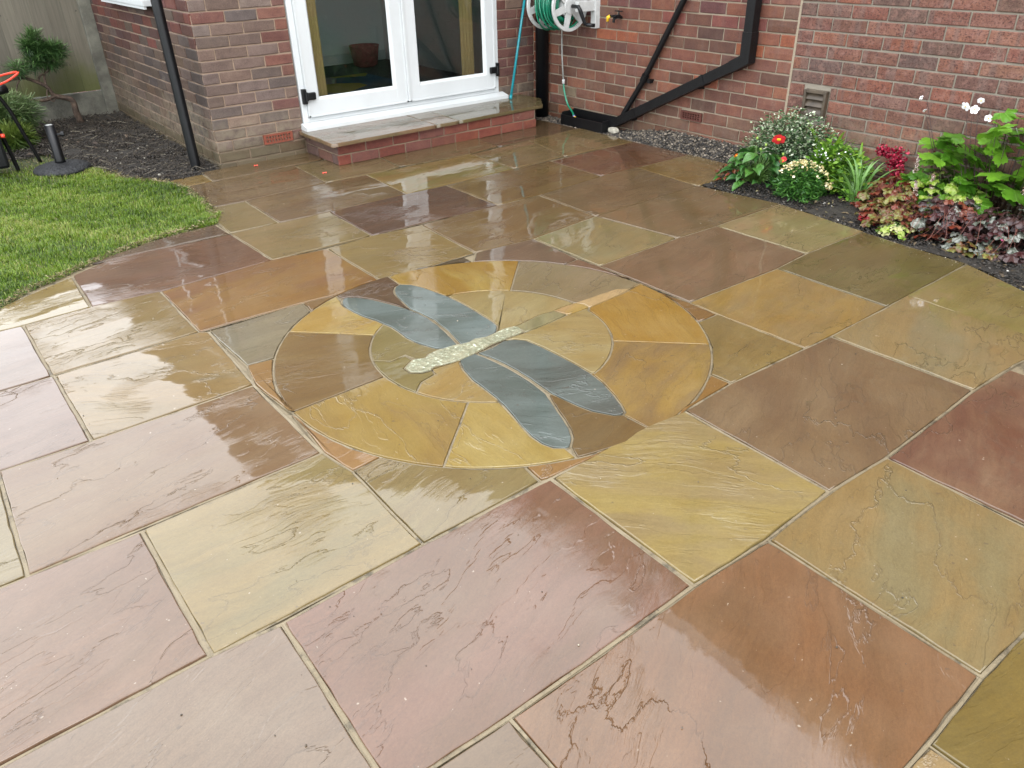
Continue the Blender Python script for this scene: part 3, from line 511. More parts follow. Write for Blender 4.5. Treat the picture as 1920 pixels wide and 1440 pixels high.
def mat_wood_fence():
    t = NT('weathered_fence_wood'); oc = t.n('TexCoord').outputs['Object']; rnd = t.n('ObjectInfo').outputs['Random']; geo = t.n('NewGeometry').outputs['Position']
    p = t.vadd(oc, t.n('CombineXYZ', None, X=t.math('MULTIPLY', rnd, 17.0), Y=0.0, Z=t.math('MULTIPLY', rnd, 43.0)).outputs[0])
    g = t.noise(t.scale(p, (60.0, 60.0, 3.0)), 1.0, 5, 0.6, 0.4); n = t.noise(p, 5, 4, 0.6)
    c = t.mix(g, s2l((98, 94, 84), .5), s2l((160, 154, 138), .5)); c = t.mix(t.math('MULTIPLY', n, .4), c, s2l((128, 118, 98), .5))
    kn = t.smooth(t.noise(p, 16, 2, 0.5), 0.70, 0.76); c = t.mix(t.math('MULTIPLY', kn, 0.7), c, (0.03, 0.025, 0.02))
    sz = t.n('SeparateXYZ', None, Vector=geo).outputs[2]
    al = t.math('MULTIPLY', t.smooth(t.math('MULTIPLY_ADD', t.noise(geo, 3.0, 4, 0.6), 0.55, sz), 0.86, 0.50), 0.8)
    c = t.mix(al, c, s2l((92, 98, 44), .65))
    c = t.n('HueSaturation', None, Value=t.math('MULTIPLY_ADD', rnd, 0.5, 0.85), Color=c).outputs[0]
    t.bsdf(Base_Color=c, Roughness=0.85, Normal=t.bump(t.math('MULTIPLY', g, 0.003))); return t.m
M_FENCE = mat_wood_fence()

def mat_soil(name, ca, cb, wet=0.3):
    t = NT(name); geo = t.n('NewGeometry').outputs['Position']
    n = t.noise(geo, 9, 6, 0.7); g = t.noise(geo, 120, 4, 0.7); c = t.mix(t.smooth(n, .3, .7), ca, cb)
    c = t.mix(t.math('MULTIPLY', t.smooth(g, .55, .75), .6), c, [v * 2.6 for v in cb])
    t.bsdf(Base_Color=c, Roughness=0.75, Coat_Weight=wet, Coat_Roughness=0.25, Normal=t.bump(t.math('ADD', t.math('MULTIPLY', g, .008), t.math('MULTIPLY', n, .02)))); return t.m
M_SOIL = mat_soil('dark_wet_soil', (0.010, 0.008, 0.006), (0.034, 0.028, 0.021), 0.05)
M_SOIL_L = mat_soil('mulchy_soil', (0.009, 0.007, 0.005), (0.024, 0.019, 0.013), 0.05)
M_TURF = mat_soil('turf_base', (0.018, 0.030, 0.006), (0.05, 0.06, 0.018), 0.0)

def mat_rnd(name, stops, rough=0.5, trans=0.0, coat=0.2, bump=0.0, vein=False, spec=0.4):
    """colour picked per piece from the mesh attribute rnd (or the object random)"""
    t = NT(name); a = t.n('Attribute', {'attribute_type': 'GEOMETRY', 'attribute_name': 'rnd'}).outputs['Fac']
    c = t.ramp(a, stops); oc = t.n('TexCoord').outputs['Object']
    c = t.n('HueSaturation', None, Value=t.math('MULTIPLY_ADD', t.noise(oc, 40, 3, 0.6), 0.8, 0.6), Color=c).outputs[0]
    b = t.bsdf(Base_Color=c, Roughness=rough, Coat_Weight=coat, Coat_Roughness=0.15, Specular_IOR_Level=spec)
    if trans > 0:
        tl = t.n('BsdfTranslucent', None, Color=c); mx = t.n('MixShader', None, i0=trans)
        t.t.links.new(b.outputs[0], mx.inputs[1]); t.t.links.new(tl.outputs[0], mx.inputs[2]); t.t.links.new(mx.outputs[0], t.out.inputs[0])
    return t.m

def mat_leaf(name, ca, cb, vein_c, edge_c=None, trans=0.25, coat=0.25, rough=0.4, vein_s=9.0, patch=None):
    """leaf blade: object colour varied, veins radiate from the leaf base (object origin), blade along +Y"""
    t = NT(name); oc = t.n('TexCoord').outputs['Object']; rnd = t.n('ObjectInfo').outputs['Random']
    c = t.mix(rnd, ca, cb)
    off = t.vadd(oc, t.n('CombineXYZ', None, X=t.math('MULTIPLY', rnd, 11.0), Y=t.math('MULTIPLY', rnd, 23.0), Z=0.0).outputs[0])
    n = t.noise(off, 30, 4, 0.6)
    c = t.n('HueSaturation', None, Value=t.math('MULTIPLY_ADD', n, 0.9, 0.55), Color=c).outputs[0]
    sp = t.n('SeparateXYZ', None, Vector=oc)
    an = t.math('ARCTAN2', sp.outputs[0], t.math('ADD', sp.outputs[1], 0.004))
    vv = t.math('ABSOLUTE', t.math('SINE', t.math('MULTIPLY', an, vein_s / 2)))
    vl = t.math('SUBTRACT', 1.0, t.smooth(vv, 0.0, 0.16))
    if patch: c = t.mix(t.math('MULTIPLY', t.smooth(n, 0.44, 0.58), 0.85), c, patch)
    c = t.mix(t.math('MULTIPLY', vl, 0.6), c, vein_c)
    h = t.math('ADD', t.math('MULTIPLY', t.smooth(vv, 0.0, 0.5), 0.0012), t.math('MULTIPLY', n, 0.002))
    b = t.bsdf(Base_Color=c, Roughness=rough, Coat_Weight=coat, Coat_Roughness=0.15, Normal=t.bump(h), Specular_IOR_Level=0.4)
    if trans > 0:
        tl = t.n('BsdfTranslucent', None, Color=c); mx = t.n('MixShader', None, i0=trans)
        t.t.links.new(b.outputs[0], mx.inputs[1]); t.t.links.new(tl.outputs[0], mx.inputs[2]); t.t.links.new(mx.outputs[0], t.out.inputs[0])
    return t.m
# ------------------------------------------------------------------ setting: ground and patio
K_STONE = 0.295
def centroid(p): return (sum(q[0] for q in p)/len(p), sum(q[1] for q in p)/len(p))
def area2(p): return sum(p[i][0]*p[(i+1) % len(p)][1] - p[(i+1) % len(p)][0]*p[i][1] for i in range(len(p)))
def ccw(p): return p if area2(p) > 0 else p[::-1]

def resample(p, step):
    out = []
    for i in range(len(p)):
        a, b = p[i], p[(i+1) % len(p)]; L = math.hypot(b[0]-a[0], b[1]-a[1]); k = max(1, int(round(L/step)))
        for j in range(k): out.append((a[0]+(b[0]-a[0])*j/k, a[1]+(b[1]-a[1])*j/k))
    return out

def inset(p, d):
    """inset a ccw polygon; d = distance or a list of per-vertex distances"""
    n = len(p); out = []
    for i in range(n):
        a, b, c = p[i-1], p[i], p[(i+1) % n]; dd = d[i] if isinstance(d, list) else d
        e1 = (b[0]-a[0], b[1]-a[1]); e2 = (c[0]-b[0], c[1]-b[1])
        l1 = math.hypot(*e1) or 1e-9; l2 = math.hypot(*e2) or 1e-9
        n1 = (-e1[1]/l1, e1[0]/l1); n2 = (-e2[1]/l2, e2[0]/l2)
        m = (n1[0]+n2[0], n1[1]+n2[1]); ml = math.hypot(*m)
        if ml < 0.35: m = (n1[0], n1[1]); k = 1
        else:
            m = (m[0]/ml, m[1]/ml); k = min(2.2, 1/max(0.3, m[0]*n1[0]+m[1]*n1[1]))
        out.append((b[0]+m[0]*dd*k, b[1]+m[1]*dd*k))
    return out

def tone(c):
    if c[2] > c[0]*0.82: f = (1.06, 1.04, 0.97)          # slates and greys
    elif c[1] > c[0]*0.845: f = (1.17, 1.05, 1.03)       # olives and golds
    else: f = (1.05, 1.22, 0.98)                         # browns
    return [u*w*v for u, w, v in zip(s2l(c, K_STONE), f, (1.05, 1.0, 0.92))]
PAVING = []
JV, JF = [], []          # pointing, joined
def paver(name, poly, c1, c2, ang, mat, parent, joint=0.006, step=0.05, jit=0.0019, top=0.0, thick=0.03, bev=0.003, label=None, gapmax=0.003):
    P = ccw([tuple(q) for q in poly]); z = top
    R_ = resample(P, step); n = len(R_)
    ph = [random.uniform(0, 6.28) for _ in range(3)]
    def wob(i): return joint + jit*(math.sin(i*0.9+ph[0])*0.6 + math.sin(i*2.3+ph[1])*0.5 + random.uniform(-.5, .5))
    o1 = inset(R_, [wob(i) for i in range(n)])
    cx, cy = centroid(o1)
    o2 = inset(o1, bev*0.45); o3 = inset(o1, bev)
    tx, ty = random.uniform(-.0014, .0014), random.uniform(-.0014, .0014)
    def zz(q, h): return z + h + tx*(q[0]-cx)*2 + ty*(q[1]-cy)*2
    V = [(q[0]-cx, q[1]-cy, z-thick) for q in o1] + [(q[0]-cx, q[1]-cy, zz(q, -bev*0.9)) for q in o1] + \
        [(q[0]-cx, q[1]-cy, zz(q, -bev*0.3)) for q in o2] + [(q[0]-cx, q[1]-cy, zz(q, 0)) for q in o3]
    F = []
    for r in range(3):
        for i in range(n):
            j = (i+1) % n; F.append((r*n+i, r*n+j, (r+1)*n+j, (r+1)*n+i))
    F.append(tuple(3*n+i for i in range(n)))
    o = mesh_obj(name, V, F, mat, parent, (cx, cy, 0))
    me = o.data
    sm = [True]*(len(F)-1) + [False]
    me.polygons.foreach_set('use_smooth', sm)
    a = tone(c1); b = tone(c2)
    o.color = (*a, 1); o['c2'] = [float(x) for x in b]; o['ang'] = float(-math.radians(ang))
    if label: o['label'] = label
    # pointing ring
    base = len(JV); g0 = random.uniform(0.0005, gapmax)
    zj = z - random.uniform(0.0035, 0.0055)
    sx, sy = random.choice([(1, 1), (1, -1), (-1, 1)])
    inner = inset(R_, [max(0.0015, joint - max(0.0002, g0*(0.5+0.5*math.sin(i*0.37+ph[2])) + random.uniform(-.0007, .0010))) for i in range(n)])
    outer = inset(R_, -0.0028)
    for q in outer: JV.append((q[0], q[1], zj + random.uniform(-.0006, .0004)))
    for q in inner: JV.append((q[0], q[1], zj - 0.0012 + random.uniform(-.0008, .0008)))
    for q in inner: JV.append((q[0], q[1], z - 0.02))
    for i in range(n):
        j = (i+1) % n
        JF.append((base+i, base+j, base+n+j, base+n+i)); JF.append((base+n+i, base+n+j, base+2*n+j, base+2*n+i))
    return o

# large ground sheet
gv = []; N = 24
ground = MB().add([(-150, -150, -0.09), (150, -150, -0.09), (150, 150, -0.09), (-150, 150, -0.09)], [(0, 1, 2, 3)]).obj('ground', M_TURF)
tag(ground, 'grassy ground running out beyond the patio and the house', kind='structure')

_pb = [(-2.5, -2.2), (3.2, -2.2), (3.2, -0.2), (3.46, 0.70), (3.70, 1.09), (3.82, 1.40), (3.84, 1.70), (3.88, 1.96), (3.94, 2.53), (3.87, 3.08), (4.42, 3.12), (4.42, 5.38), (4.35, 5.64), (1.74, 5.64), (1.40, 5.50), (1.30, 4.60), (1.0, 4.45), (0.4, 4.2), (-.1, 3.9), (-1.2, 3.45), (-2.5, 3.1)]
patio = mesh_obj('patio', [(x, y, -0.0105) for x, y in _pb], [tuple(range(len(_pb)))], M_MORTAR)
tag(patio, 'wet riven sandstone patio with sandy joints round a dragonfly circle', kind='structure')
for i, (poly, c1, c2, ang) in enumerate(SLABS):
    cx, cy = centroid(poly); far = math.hypot(cx, cy)
    jt = random.uniform(0.0045, 0.0065) if far > 2.6 else random.uniform(0.0055, 0.0085)
    a_ = abs(area2(poly))/2
    if a_ < 0.03: jt = min(jt, 0.005)
    paver('paving_slab', poly, c1, c2, ang + random.uniform(-4, 4), M_STONE, patio, joint=jt, top=random.uniform(-.0015, .0015), gapmax=0.0048 if far < 2.6 else 0.0032)

# the paving goes on past the edges of the photograph
_rows = [-1.97, -1.41, -0.856, -0.296, 0.264, 0.834, 1.394, 1.956, 2.52, 3.08]
_cols = [((150, 114, 84), (138, 102, 74)), ((164, 146, 90), (152, 138, 84)), ((148, 106, 84), (136, 98, 76)), ((160, 140, 84), (170, 150, 96)), ((136, 100, 70), (146, 110, 80))]
def _lim(y):      # right hand limit of the paving along the flower bed
    pts = [(-2.2, 3.2), (-0.5, 3.2), (0.675, 3.45), (1.09, 3.70), (1.40, 3.83), (3.1, 3.9)]
    for (a, b), (c, d) in zip(pts, pts[1:]):
        if a <= y <= c: return b+(d-b)*(y-a)/(c-a)
    return 3.2
def _limL(y): return -2.3
for r in range(len(_rows)-1):
    ya, yb = _rows[r], _rows[r+1]; spans = []
    for poly, *_ in SLABS:
        for ys in (ya+.03, (ya+yb)/2, yb-.03):
            xs = []
            for k in range(len(poly)):
                (x0, y0), (x1, y1) = poly[k], poly[(k+1) % len(poly)]
                if (y0 > ys) != (y1 > ys): xs.append(x0+(x1-x0)*(ys-y0)/(y1-y0))
            if xs: spans.append((min(xs), max(xs)))
    L0 = min([s_[0] for s_ in spans]) if spans else None; R0_ = max([s_[1] for s_ in spans]) if spans else -2.3
    def put(xa, xb):
        c = random.choice(_cols); paver('paving_slab', [(xa, ya), (xb, ya), (xb, yb), (xa, yb)], c[0], c[1], random.uniform(-10, 20), M_STONE, patio, joint=0.0065, top=random.uniform(-.001, .001), step=0.08)
    x = R0_; lim = _lim((ya+yb)/2)
    while lim - x > 0.12:
        w = min(random.choice([0.56, 0.85, 0.56]), lim-x); put(x, x+w); x += w
    if L0 is not None:
        x = L0; lim = _limL(0)
        while x - lim > 0.2 and yb < 3.0:
            w = min(random.choice([0.56, 0.85, 0.56]), x-lim); put(x-w, x); x -= w

mosaic = empty('dragonfly_mosaic', (1.62, 2.24, 0), 'round stone inlay with a slate-winged dragonfly set in the wet patio', 'stone mosaic')
for (nm, lab, poly, c1, c2, ang) in MOSAIC:
    mt = M_SLATE if nm == 'wing' else (M_CRYSTAL if nm == 'body_stone' else M_RING)
    tail = nm in ('tail_stone', 'body_stone')
    o = paver(nm, poly, c1, c2, ang, mt, None, joint=0.0045 if not tail else 0.003, step=0.03, jit=0.0007, top=random.uniform(-.0006, .0010) + (0.004 if nm == 'body_stone' else 0), bev=0.002, label=lab, gapmax=0.0014)
    o.parent = mosaic; o.location = (o.location[0]-1.62, o.location[1]-2.24, 0)
pt = mesh_obj('pointing', JV, JF, M_MORTAR, patio); pt['kind'] = 'stuff'
# mortar under the mosaic joints
nn = 64
mb = mesh_obj('mortar_bed', [(0.86*math.cos(2*PI*i/nn), 0.86*math.sin(2*PI*i/nn), -0.0062) for i in range(nn)], [tuple(range(nn))], M_MORTAR, mosaic)
# ------------------------------------------------------------------ houses
K_BR = 0.48
XL, YW, XR = 1.745, 5.62, 4.62
M_FAR_G = mat_far_brick('facing_brickwork_above', 0, s2l((128, 98, 84), .46), s2l((150, 104, 88), .46), s2l((190, 165, 140), .46), oz=0.029, os=XL)
M_FAR_GS = mat_far_brick('facing_brickwork_side', 1, s2l((118, 92, 78), .46), s2l((140, 88, 74), .46), s2l((190, 165, 140), .46), oz=0.029, os=YW)
M_FAR_O = mat_far_brick('house_brickwork_above', 1, s2l((154, 92, 70), .46), s2l((128, 78, 60), .46), s2l((196, 178, 154), .46), bh=0.079, oz=0.029)
M_FAR_N = mat_far_brick('newer_brickwork_above', 1, s2l((158, 100, 82), .46), s2l((138, 90, 76), .46), s2l((170, 160, 142), .46), bh=0.0767, oz=0.0085)

def brick_mesh(name, L, H, D=0.02, seed=0):
    """a brick face with chipped arrises; x along, z up, -y outwards; origin at its lower left back"""
    r = random.Random(seed); j = lambda a: r.uniform(-a, a)
    o = [(0, 0), (L*0.5, 0), (L, 0), (L, H*0.5), (L, H), (L*0.5, H), (0, H), (0, H*0.5)]
    o = [(x+j(.0014), z+j(.0014)) for x, z in o]
    cx, cz = L/2, H/2
    b = 0.0035
    inn = [(x + (b if x < cx-1e-3 else -b if x > cx+1e-3 else 0), z + (b if z < cz-1e-3 else -b if z > cz+1e-3 else 0)) for x, z in o]
    dd = [j(.0012) for _ in o]
    V = [(x, 0.0, z) for x, z in o] + [(x, -D+0.0025+d, z) for (x, z), d in zip(o, dd)] + [(x, -D+d, z) for (x, z), d in zip(inn, dd)]
    F = []
    for q in range(2):
        for i in range(8):
            k = (i+1) % 8; F.append((q*8+i, q*8+k, (q+1)*8+k, (q+1)*8+i))
    F.append(tuple(16+i for i in range(8)))
    me = bpy.data.meshes.new(name); me.from_pydata(V, [], F); me.update(); return me

_bm_cache = {}
def brick_data(mat, L, H, var):
    k = (mat.name, round(L, 3), round(H, 3), var)
    if k not in _bm_cache:
        me = brick_mesh('brick', L, H, seed=var*7+int(L*1000)); me.materials.append(mat); _bm_cache[k] = me
    return _bm_cache[k]

def lay(parent, mat, axis, plane, s0, s1, z0, pitch, nz, start, colours, stretch=0.2245, joint=0.010, holes=(), out=-1, face=0.0075, colf=None, zmax=9):
    """lay bricks on a wall face. axis 'x': the wall runs along +x facing -y; 'yR': runs along +y, faces -x; start(course) = a perpend position"""
    cnt = 0; H = pitch - joint
    for c in range(nz):
        z = z0 + c*pitch
        if z > zmax: break
        p = start(c)
        k0 = math.floor((s0 - p)/stretch) - 1
        s = p + k0*stretch
        while s < s1:
            spans = [(max(s + joint/2, s0), min(s + stretch - joint/2, s1))]
            s += stretch
            for hh in holes:
                if hh[2] < z + H and z < hh[3]:
                    spans = [q for a, b in spans for q in ((a, min(b, hh[0])), (max(a, hh[1]), b)) if q[1] > q[0]]
            for a, b in spans:
              if b - a < 0.022: continue
              L = b - a; me = brick_data(mat, L, H, random.randrange(4))
              zz = z + joint/2 + random.uniform(-.001, .001); pr = random.uniform(-.0015, .0015)
              if axis == 'x': o = inst('brick', me, parent, (a, plane + 0.02 - face + pr, zz))
              else: o = inst('brick', me, parent, (plane + 0.02 - face + pr, b, zz), (0, 0, -PI/2))
              cc = colf(a, z) if colf else random.choice(colours)
              q = random.uniform(0.92, 1.09)
              ds = 0.30 if mat is M_BR_GREY else 0.18; cc = [(1-ds)*v + ds*(sum(cc)/3) for v in cc]; hj = random.uniform(-4, 4); cc = (cc[0]+hj, cc[1], cc[2]-hj)
              o.color = (*[v*K_BR*q for v in s2l(cc)], 1); cnt += 1
    return cnt

# ---- rear extension: front wall with the patio doors, side wall, lean-to roof
ext = empty('house_extension', (XL, YW, 0), 'weathered greyish brick extension with white glazed patio doors', 'house extension')
def P_(o):   # keep world coordinates under an unrotated parent
    o.location = Vector(o.location) - o.parent.location; return o
DX0, DX1, DZ0, DZ1 = 2.400, 4.224, 0.16, 2.16
mp = 0.0   # mortar plane is on the wall line
def roofz(x): return 2.46 + 0.62*(x - 1.5)
fw = MB()
fw.box((XL, YW, -0.3), (DX0, YW+0.10, 1.147)); fw.box((DX1, YW, -0.3), (XR, YW+0.10, 1.147)); fw.box((DX0, YW, -0.3), (DX1, YW+0.10, DZ0))
front = P_(fw.obj('front_wall', M_JT_PINK, ext)); front['label'] = 'front wall of greyish pink bricks with pinkish mortar'
fu = MB(); fu.box((XL-.006, YW-.006, 1.148), (DX0, YW+0.10, DZ1)); fu.box((DX1, YW-.006, 1.148), (XR, YW+0.10, DZ1))
fu.add([(XL, YW, DZ1), (XR, YW, DZ1), (XR, YW, roofz(XR)), (XL, YW, roofz(XL)), (XL, YW+.1, DZ1), (XR, YW+.1, DZ1), (XR, YW+.1, roofz(XR)), (XL, YW+.1, roofz(XL))],
       [(0, 1, 2, 3), (7, 6, 5, 4), (0, 4, 5, 1), (1, 5, 6, 2), (2, 6, 7, 3), (3, 7, 4, 0)])
P_(fu.obj('upper_wall', M_FAR_G, ext))
greys = [(154, 122, 106), (146, 114, 98), (138, 108, 94), (132, 104, 92), (150, 116, 100), (126, 102, 90), (158, 128, 110)]
reds = [(158, 96, 80), (150, 86, 72), (140, 80, 68), (150, 92, 76)]
def front_col(x, z):
    near = (x > 2.15) or x > 4.2
    if z > 0.8 and random.random() < 0.35: return random.choice(reds)
    return random.choice(reds if (near and random.random() < (0.75 if x > 4.2 else .65)) else greys)
fz0 = 0.0295 - 0.0745
lay(front, M_BR_GREY, 'x', YW, XL, DX0-0.004, fz0, 0.0745, 16, lambda c: XL + (0.0 if c % 2 == 1 else 0.1125), None, holes=[(2.078, 2.312, 0.110, 0.165)], colf=front_col)
lay(front, M_BR_GREY, 'x', YW, DX1+0.004, XR-0.002, fz0, 0.0745, 16, lambda c: XL + (0.0 if c % 2 == 1 else 0.1125), None, colf=front_col)

sw = MB(); sw.box((XL, YW+0.10, -0.3), (XL+0.10, 8.9, 1.147))
side = P_(sw.obj('side_wall', M_JT_PINK, ext)); side['label'] = 'side wall of dull brown and red bricks beside the fence'
su = MB(); su.box((XL-.006, YW+0.10, 1.148), (XL+0.10, 13.0, roofz(XL))); su.box((XL, 8.9, -0.3), (XL+0.10, 13.0, 1.15)); P_(su.obj('upper_wall', M_FAR_GS, ext))
def side_col(y, z):
    if z > 0.6 and random.random() < 0.5: return random.choice([(140, 62, 48), (120, 62, 50), (108, 60, 50)])
    return random.choice([(116, 88, 74), (104, 82, 70), (124, 92, 76), (98, 76, 66), (112, 84, 64)])
lay(side, M_BR_GREY, 'y', XL, YW, 8.45, fz0, 0.0745, 16, lambda c: YW + (0.1125 if c % 2 == 1 else 0.0), None, colf=side_col)

def airbrick(parent, mat, L, H, loc, rz=0, cols=9, rows=2):
    mb = MB(); D = 0.016
    # frame and lattice built as bars so the openings are real
    cw, ch = (L-0.030)/cols, (H-0.022)/rows; x0, z0 = 0.015, 0.011
    mb.box((0, -D, 0), (L, 0.004, z0)); mb.box((0, -D, H-0.011), (L, 0.004, H))
    mb.box((0, -D, z0), (x0, 0.004, H-0.011)); mb.box((L-x0, -D, z0), (L, 0.004, H-0.011))
    for i in range(cols+1): x = x0+i*cw; mb.box((x-cw*.2, -D+.001, z0), (x+cw*.2, 0.003, H-0.011))
    for i in range(1, rows): z = z0+i*ch; mb.box((x0, -D+.0015, z-ch*.18), (L-x0, 0.002, z+ch*.18))
    o = mb.obj('air_brick', mat, parent, loc=loc); o.rotation_euler = (0, 0, rz)
    bk = MB().box((0.004, 0.0045, 0.004), (L-0.004, 0.012, H-0.004)).obj('vent_backing', M_VOID, o)
    return o
a1 = airbrick(ext, M_TERRA, 0.222, 0.066, (2.084, YW - 0.0 + 0.002, 0.1075)); P_(a1); a1['label'] = 'orange air brick with two rows of holes'

# roof
xr0, xr1 = 1.50, XR
rv = []; 
for y in (5.40, 13.2):
    for x, dz in ((xr0, 0.0), (xr1, 0.0), (xr1, 0.10), (xr0, 0.10)): rv.append((x, y, roofz(x)+dz))
P_(mesh_obj('roof', rv, [(0, 1, 2, 3), (7, 6, 5, 4), (0, 4, 5, 1), (1, 5, 6, 2), (2, 6, 7, 3), (3, 7, 4, 0)], M_ROOF, ext))
P_(MB().tube([(1.46, 5.42, roofz(1.5)-0.02), (1.46, 13.2, roofz(1.5)-0.02)], 0.055, 8).obj('gutter', M_BLACK, ext))

# side window: sill in view, frame above it
wf = MB(); y0, y1 = 6.36, 7.52
for a, b in (((XL-0.012, y0, 1.05), (XL+0.03, y0+0.07, 2.1)), ((XL-0.012, y1-0.07, 1.05), (XL+0.03, y1, 2.1)), ((XL-0.012, y0, 1.05), (XL+0.03, y1, 1.12)), ((XL-0.012, y0, 2.03), (XL+0.03, y1, 2.1))): wf.box(a, b, 0.004)
win = P_(wf.obj('window', M_PVC, ext))
gl = MB().box((XL-0.004, y0+0.06, 1.11), (XL-0.001, y1-0.06, 2.04)).obj('pane', simple('dark_window_glass', (0.01, 0.012, 0.014), 0.03), win)
sl_ = MB().box((XL-0.085, y0-0.03, 1.003), (XL+0.01, y1+0.03, 1.045), 0.006).box((XL-0.080, y0-0.02, 0.985), (XL-0.062, y1+0.02, 1.004)).obj('sill', M_PVC, win)

# ---- patio doors
FR = MB(); yF0, yF1 = YW-0.018, YW+0.055
FR.box((2.406, yF0, 0.212), (2.448, yF1, 2.15), 0.004); FR.box((4.178, yF0, 0.212), (4.220, yF1, 2.15), 0.004)
FR.box((2.448, yF0, 2.105), (4.178, yF1, 2.15), 0.004); FR.box((2.448, yF0+.002, 0.212), (4.178, yF1, 0.246), 0.004)
door = P_(FR.obj('patio_door', M_PVC, ext)); door['label'] = 'pair of white plastic glazed doors'
def dchild(mb, name, mat, label=None):
    o = mb.obj(name, mat, door); 
    if label: o['label'] = label
    return o
CI = MB(); CI.add([(2.385, YW-0.10, 0.168), (4.262, YW-0.10, 0.168), (4.262, YW+0.02, 0.168), (2.385, YW+0.02, 0.168), (2.385, YW-0.10, 0.192), (4.262, YW-0.10, 0.192), (4.262, YW-0.018, 0.2115), (2.385, YW-0.018, 0.2115), (2.385, YW+.02, .2115), (4.262, YW+.02, .2115)],
      [(0, 3, 2, 1), (0, 1, 5, 4), (4, 5, 6, 7), (7, 6, 9, 8), (3, 8, 9, 2), (0, 4, 7, 8, 3), (1, 2, 9, 6, 5)])
dchild(CI, 'cill', M_PVC)
def sash(x0, x1, gx0, gx1, gz0=0.367, gz1=2.0):
    m = MB(); z0, z1 = 0.250, 2.10; ya, yb = YW-0.034, YW+0.030
    m.box((x0, ya, z0), (gx0, yb, z1), 0.005); m.box((gx1, ya, z0), (x1, yb, z1), 0.005)
    m.box((gx0-.004, ya+.0006, z0), (gx1+.004, yb-.001, gz0), 0.005); m.box((gx0-.004, ya+.0006, gz1), (gx1+.004, yb-.001, z1), 0.005)
    # sloping glazing bead
    bd = 0.016
    for (a0, b0, a1, b1) in ((gx0, gz0, gx1, gz0), (gx1, gz0, gx1, gz1), (gx1, gz1, gx0, gz1), (gx0, gz1, gx0, gz0)):
        inx = lambda x: x + (bd if abs(x-gx0) < 1e-6 else -bd); inz = lambda z: z + (bd if abs(z-gz0) < 1e-6 else -bd)
        v = [(a0, ya+.006, b0), (a1, ya+.006, b1), (inx(a1), YW-0.006, inz(b1)), (inx(a0), YW-0.006, inz(b0))]
        m.add(v, [(0, 1, 2, 3)])
    # shallow step moulding round the leaf
    e = 0.012
    m.box((x0+.001, ya-.004, z0+.001), (x1-.001, ya+.004, z0+e)); m.box((x0+.001, ya-.004, z0), (x0+e, ya+.004, z1)); m.box((x1-e, ya-.004, z0), (x1-.001, ya+.004, z1))
    return m
dchild(sash(2.449, 3.302, 2.553-.008, 3.197+.008), 'sash', M_PVC); dchild(sash(3.326, 4.177, 3.430-.008, 4.076+.008), 'sash', M_PVC)
dchild(MB().box((3.303, YW-0.046, 0.256), (3.325, YW+0.02, 2.10), 0.004), 'meeting_bead', M_PVC)
for a, b in ((2.55, 3.20), (3.425, 4.08)):
    dchild(MB().box((a-.01, YW-0.004, 0.357), (b+.01, YW+0.004, 2.01)), 'glass_pane', M_GLASS)
for hx, sgn in ((2.452, 1), (4.174, -1)):
    for hz in (0.40, 1.85):
        m = MB(); m.box((min(hx-0.036*sgn, hx-0.004*sgn), YW-0.050, hz-0.052), (max(hx-0.036*sgn, hx-0.004*sgn), YW-0.018, hz+0.052), 0.004)
        m.tube([(hx-0.010*sgn, YW-0.055, hz-0.03), (hx-0.010*sgn, YW-0.055, hz+0.03)], 0.012, 12)
        m.box((min(hx-.004*sgn, hx+0.062*sgn), YW-0.062, hz-0.026), (max(hx-.004*sgn, hx+0.062*sgn), YW-0.036, hz+0.026), 0.008)
        dchild(m, 'hinge', M_BLACK)

# ---- doorstep
step = empty('doorstep', (2.40, 5.09, 0), 'low red brick doorstep topped with wet stone slabs under the patio doors', 'doorstep')
cb = MB().box((2.412, 5.098, -0.02), (4.205, YW-0.002, 0.146)).add([(4.205, 5.098, -0.02), (4.36, 5.30, -0.02), (4.36, YW-.002, -0.02), (4.205, YW-.002, -0.02), (4.205, 5.098, .146), (4.36, 5.30, .146), (4.36, YW-.002, .146), (4.205, YW-.002, .146)], [(0, 1, 5, 4), (1, 2, 6, 5), (4, 5, 6, 7)])
core = P_(cb.obj('step_mortar', M_JT_PINK, step)); SR = [(164, 78, 58), (150, 64, 50), (158, 70, 56), (140, 62, 52), (150, 80, 66)]
lay(core, M_BR_STEP, 'x', 5.098, 2.404, 4.211, -0.004, 0.074, 2, lambda c: 2.404 + (0.10 if c == 0 else 0.0), SR)
lay(core, M_BR_STEP, 'y', 2.412, 5.10, YW-0.01, -0.004, 0.074, 2, lambda c: 5.10 + (0.10 if c == 0 else 0.0), [(130, 82, 70), (120, 86, 78)])
TS = [([(2.345, 5.035), (3.216, 5.055), (3.240, 5.55), (3.24, YW-.006), (2.345, YW-.006)], (158, 134, 100), (134, 112, 84)),
      ([(3.216, 5.055), (3.425, 5.060), (3.452, 5.55), (3.452, YW-.006), (3.24, YW-.006)], (162, 140, 106), (138, 116, 88)),
      ([(3.425, 5.060), (4.28, 5.085), (4.45, 5.30), (4.45, YW-.006), (3.452, YW-.006)], (140, 118, 84), (128, 104, 74))]
_keep = (len(JV), len(JF))
for poly, c1, c2 in TS:
    o = paver('step_slab', poly, c1, c2, 4, M_STONE, None, joint=0.003, top=0.168, thick=0.024, bev=0.004, jit=0.003)
    o.parent = step; o.location = Vector(o.location) - step.location

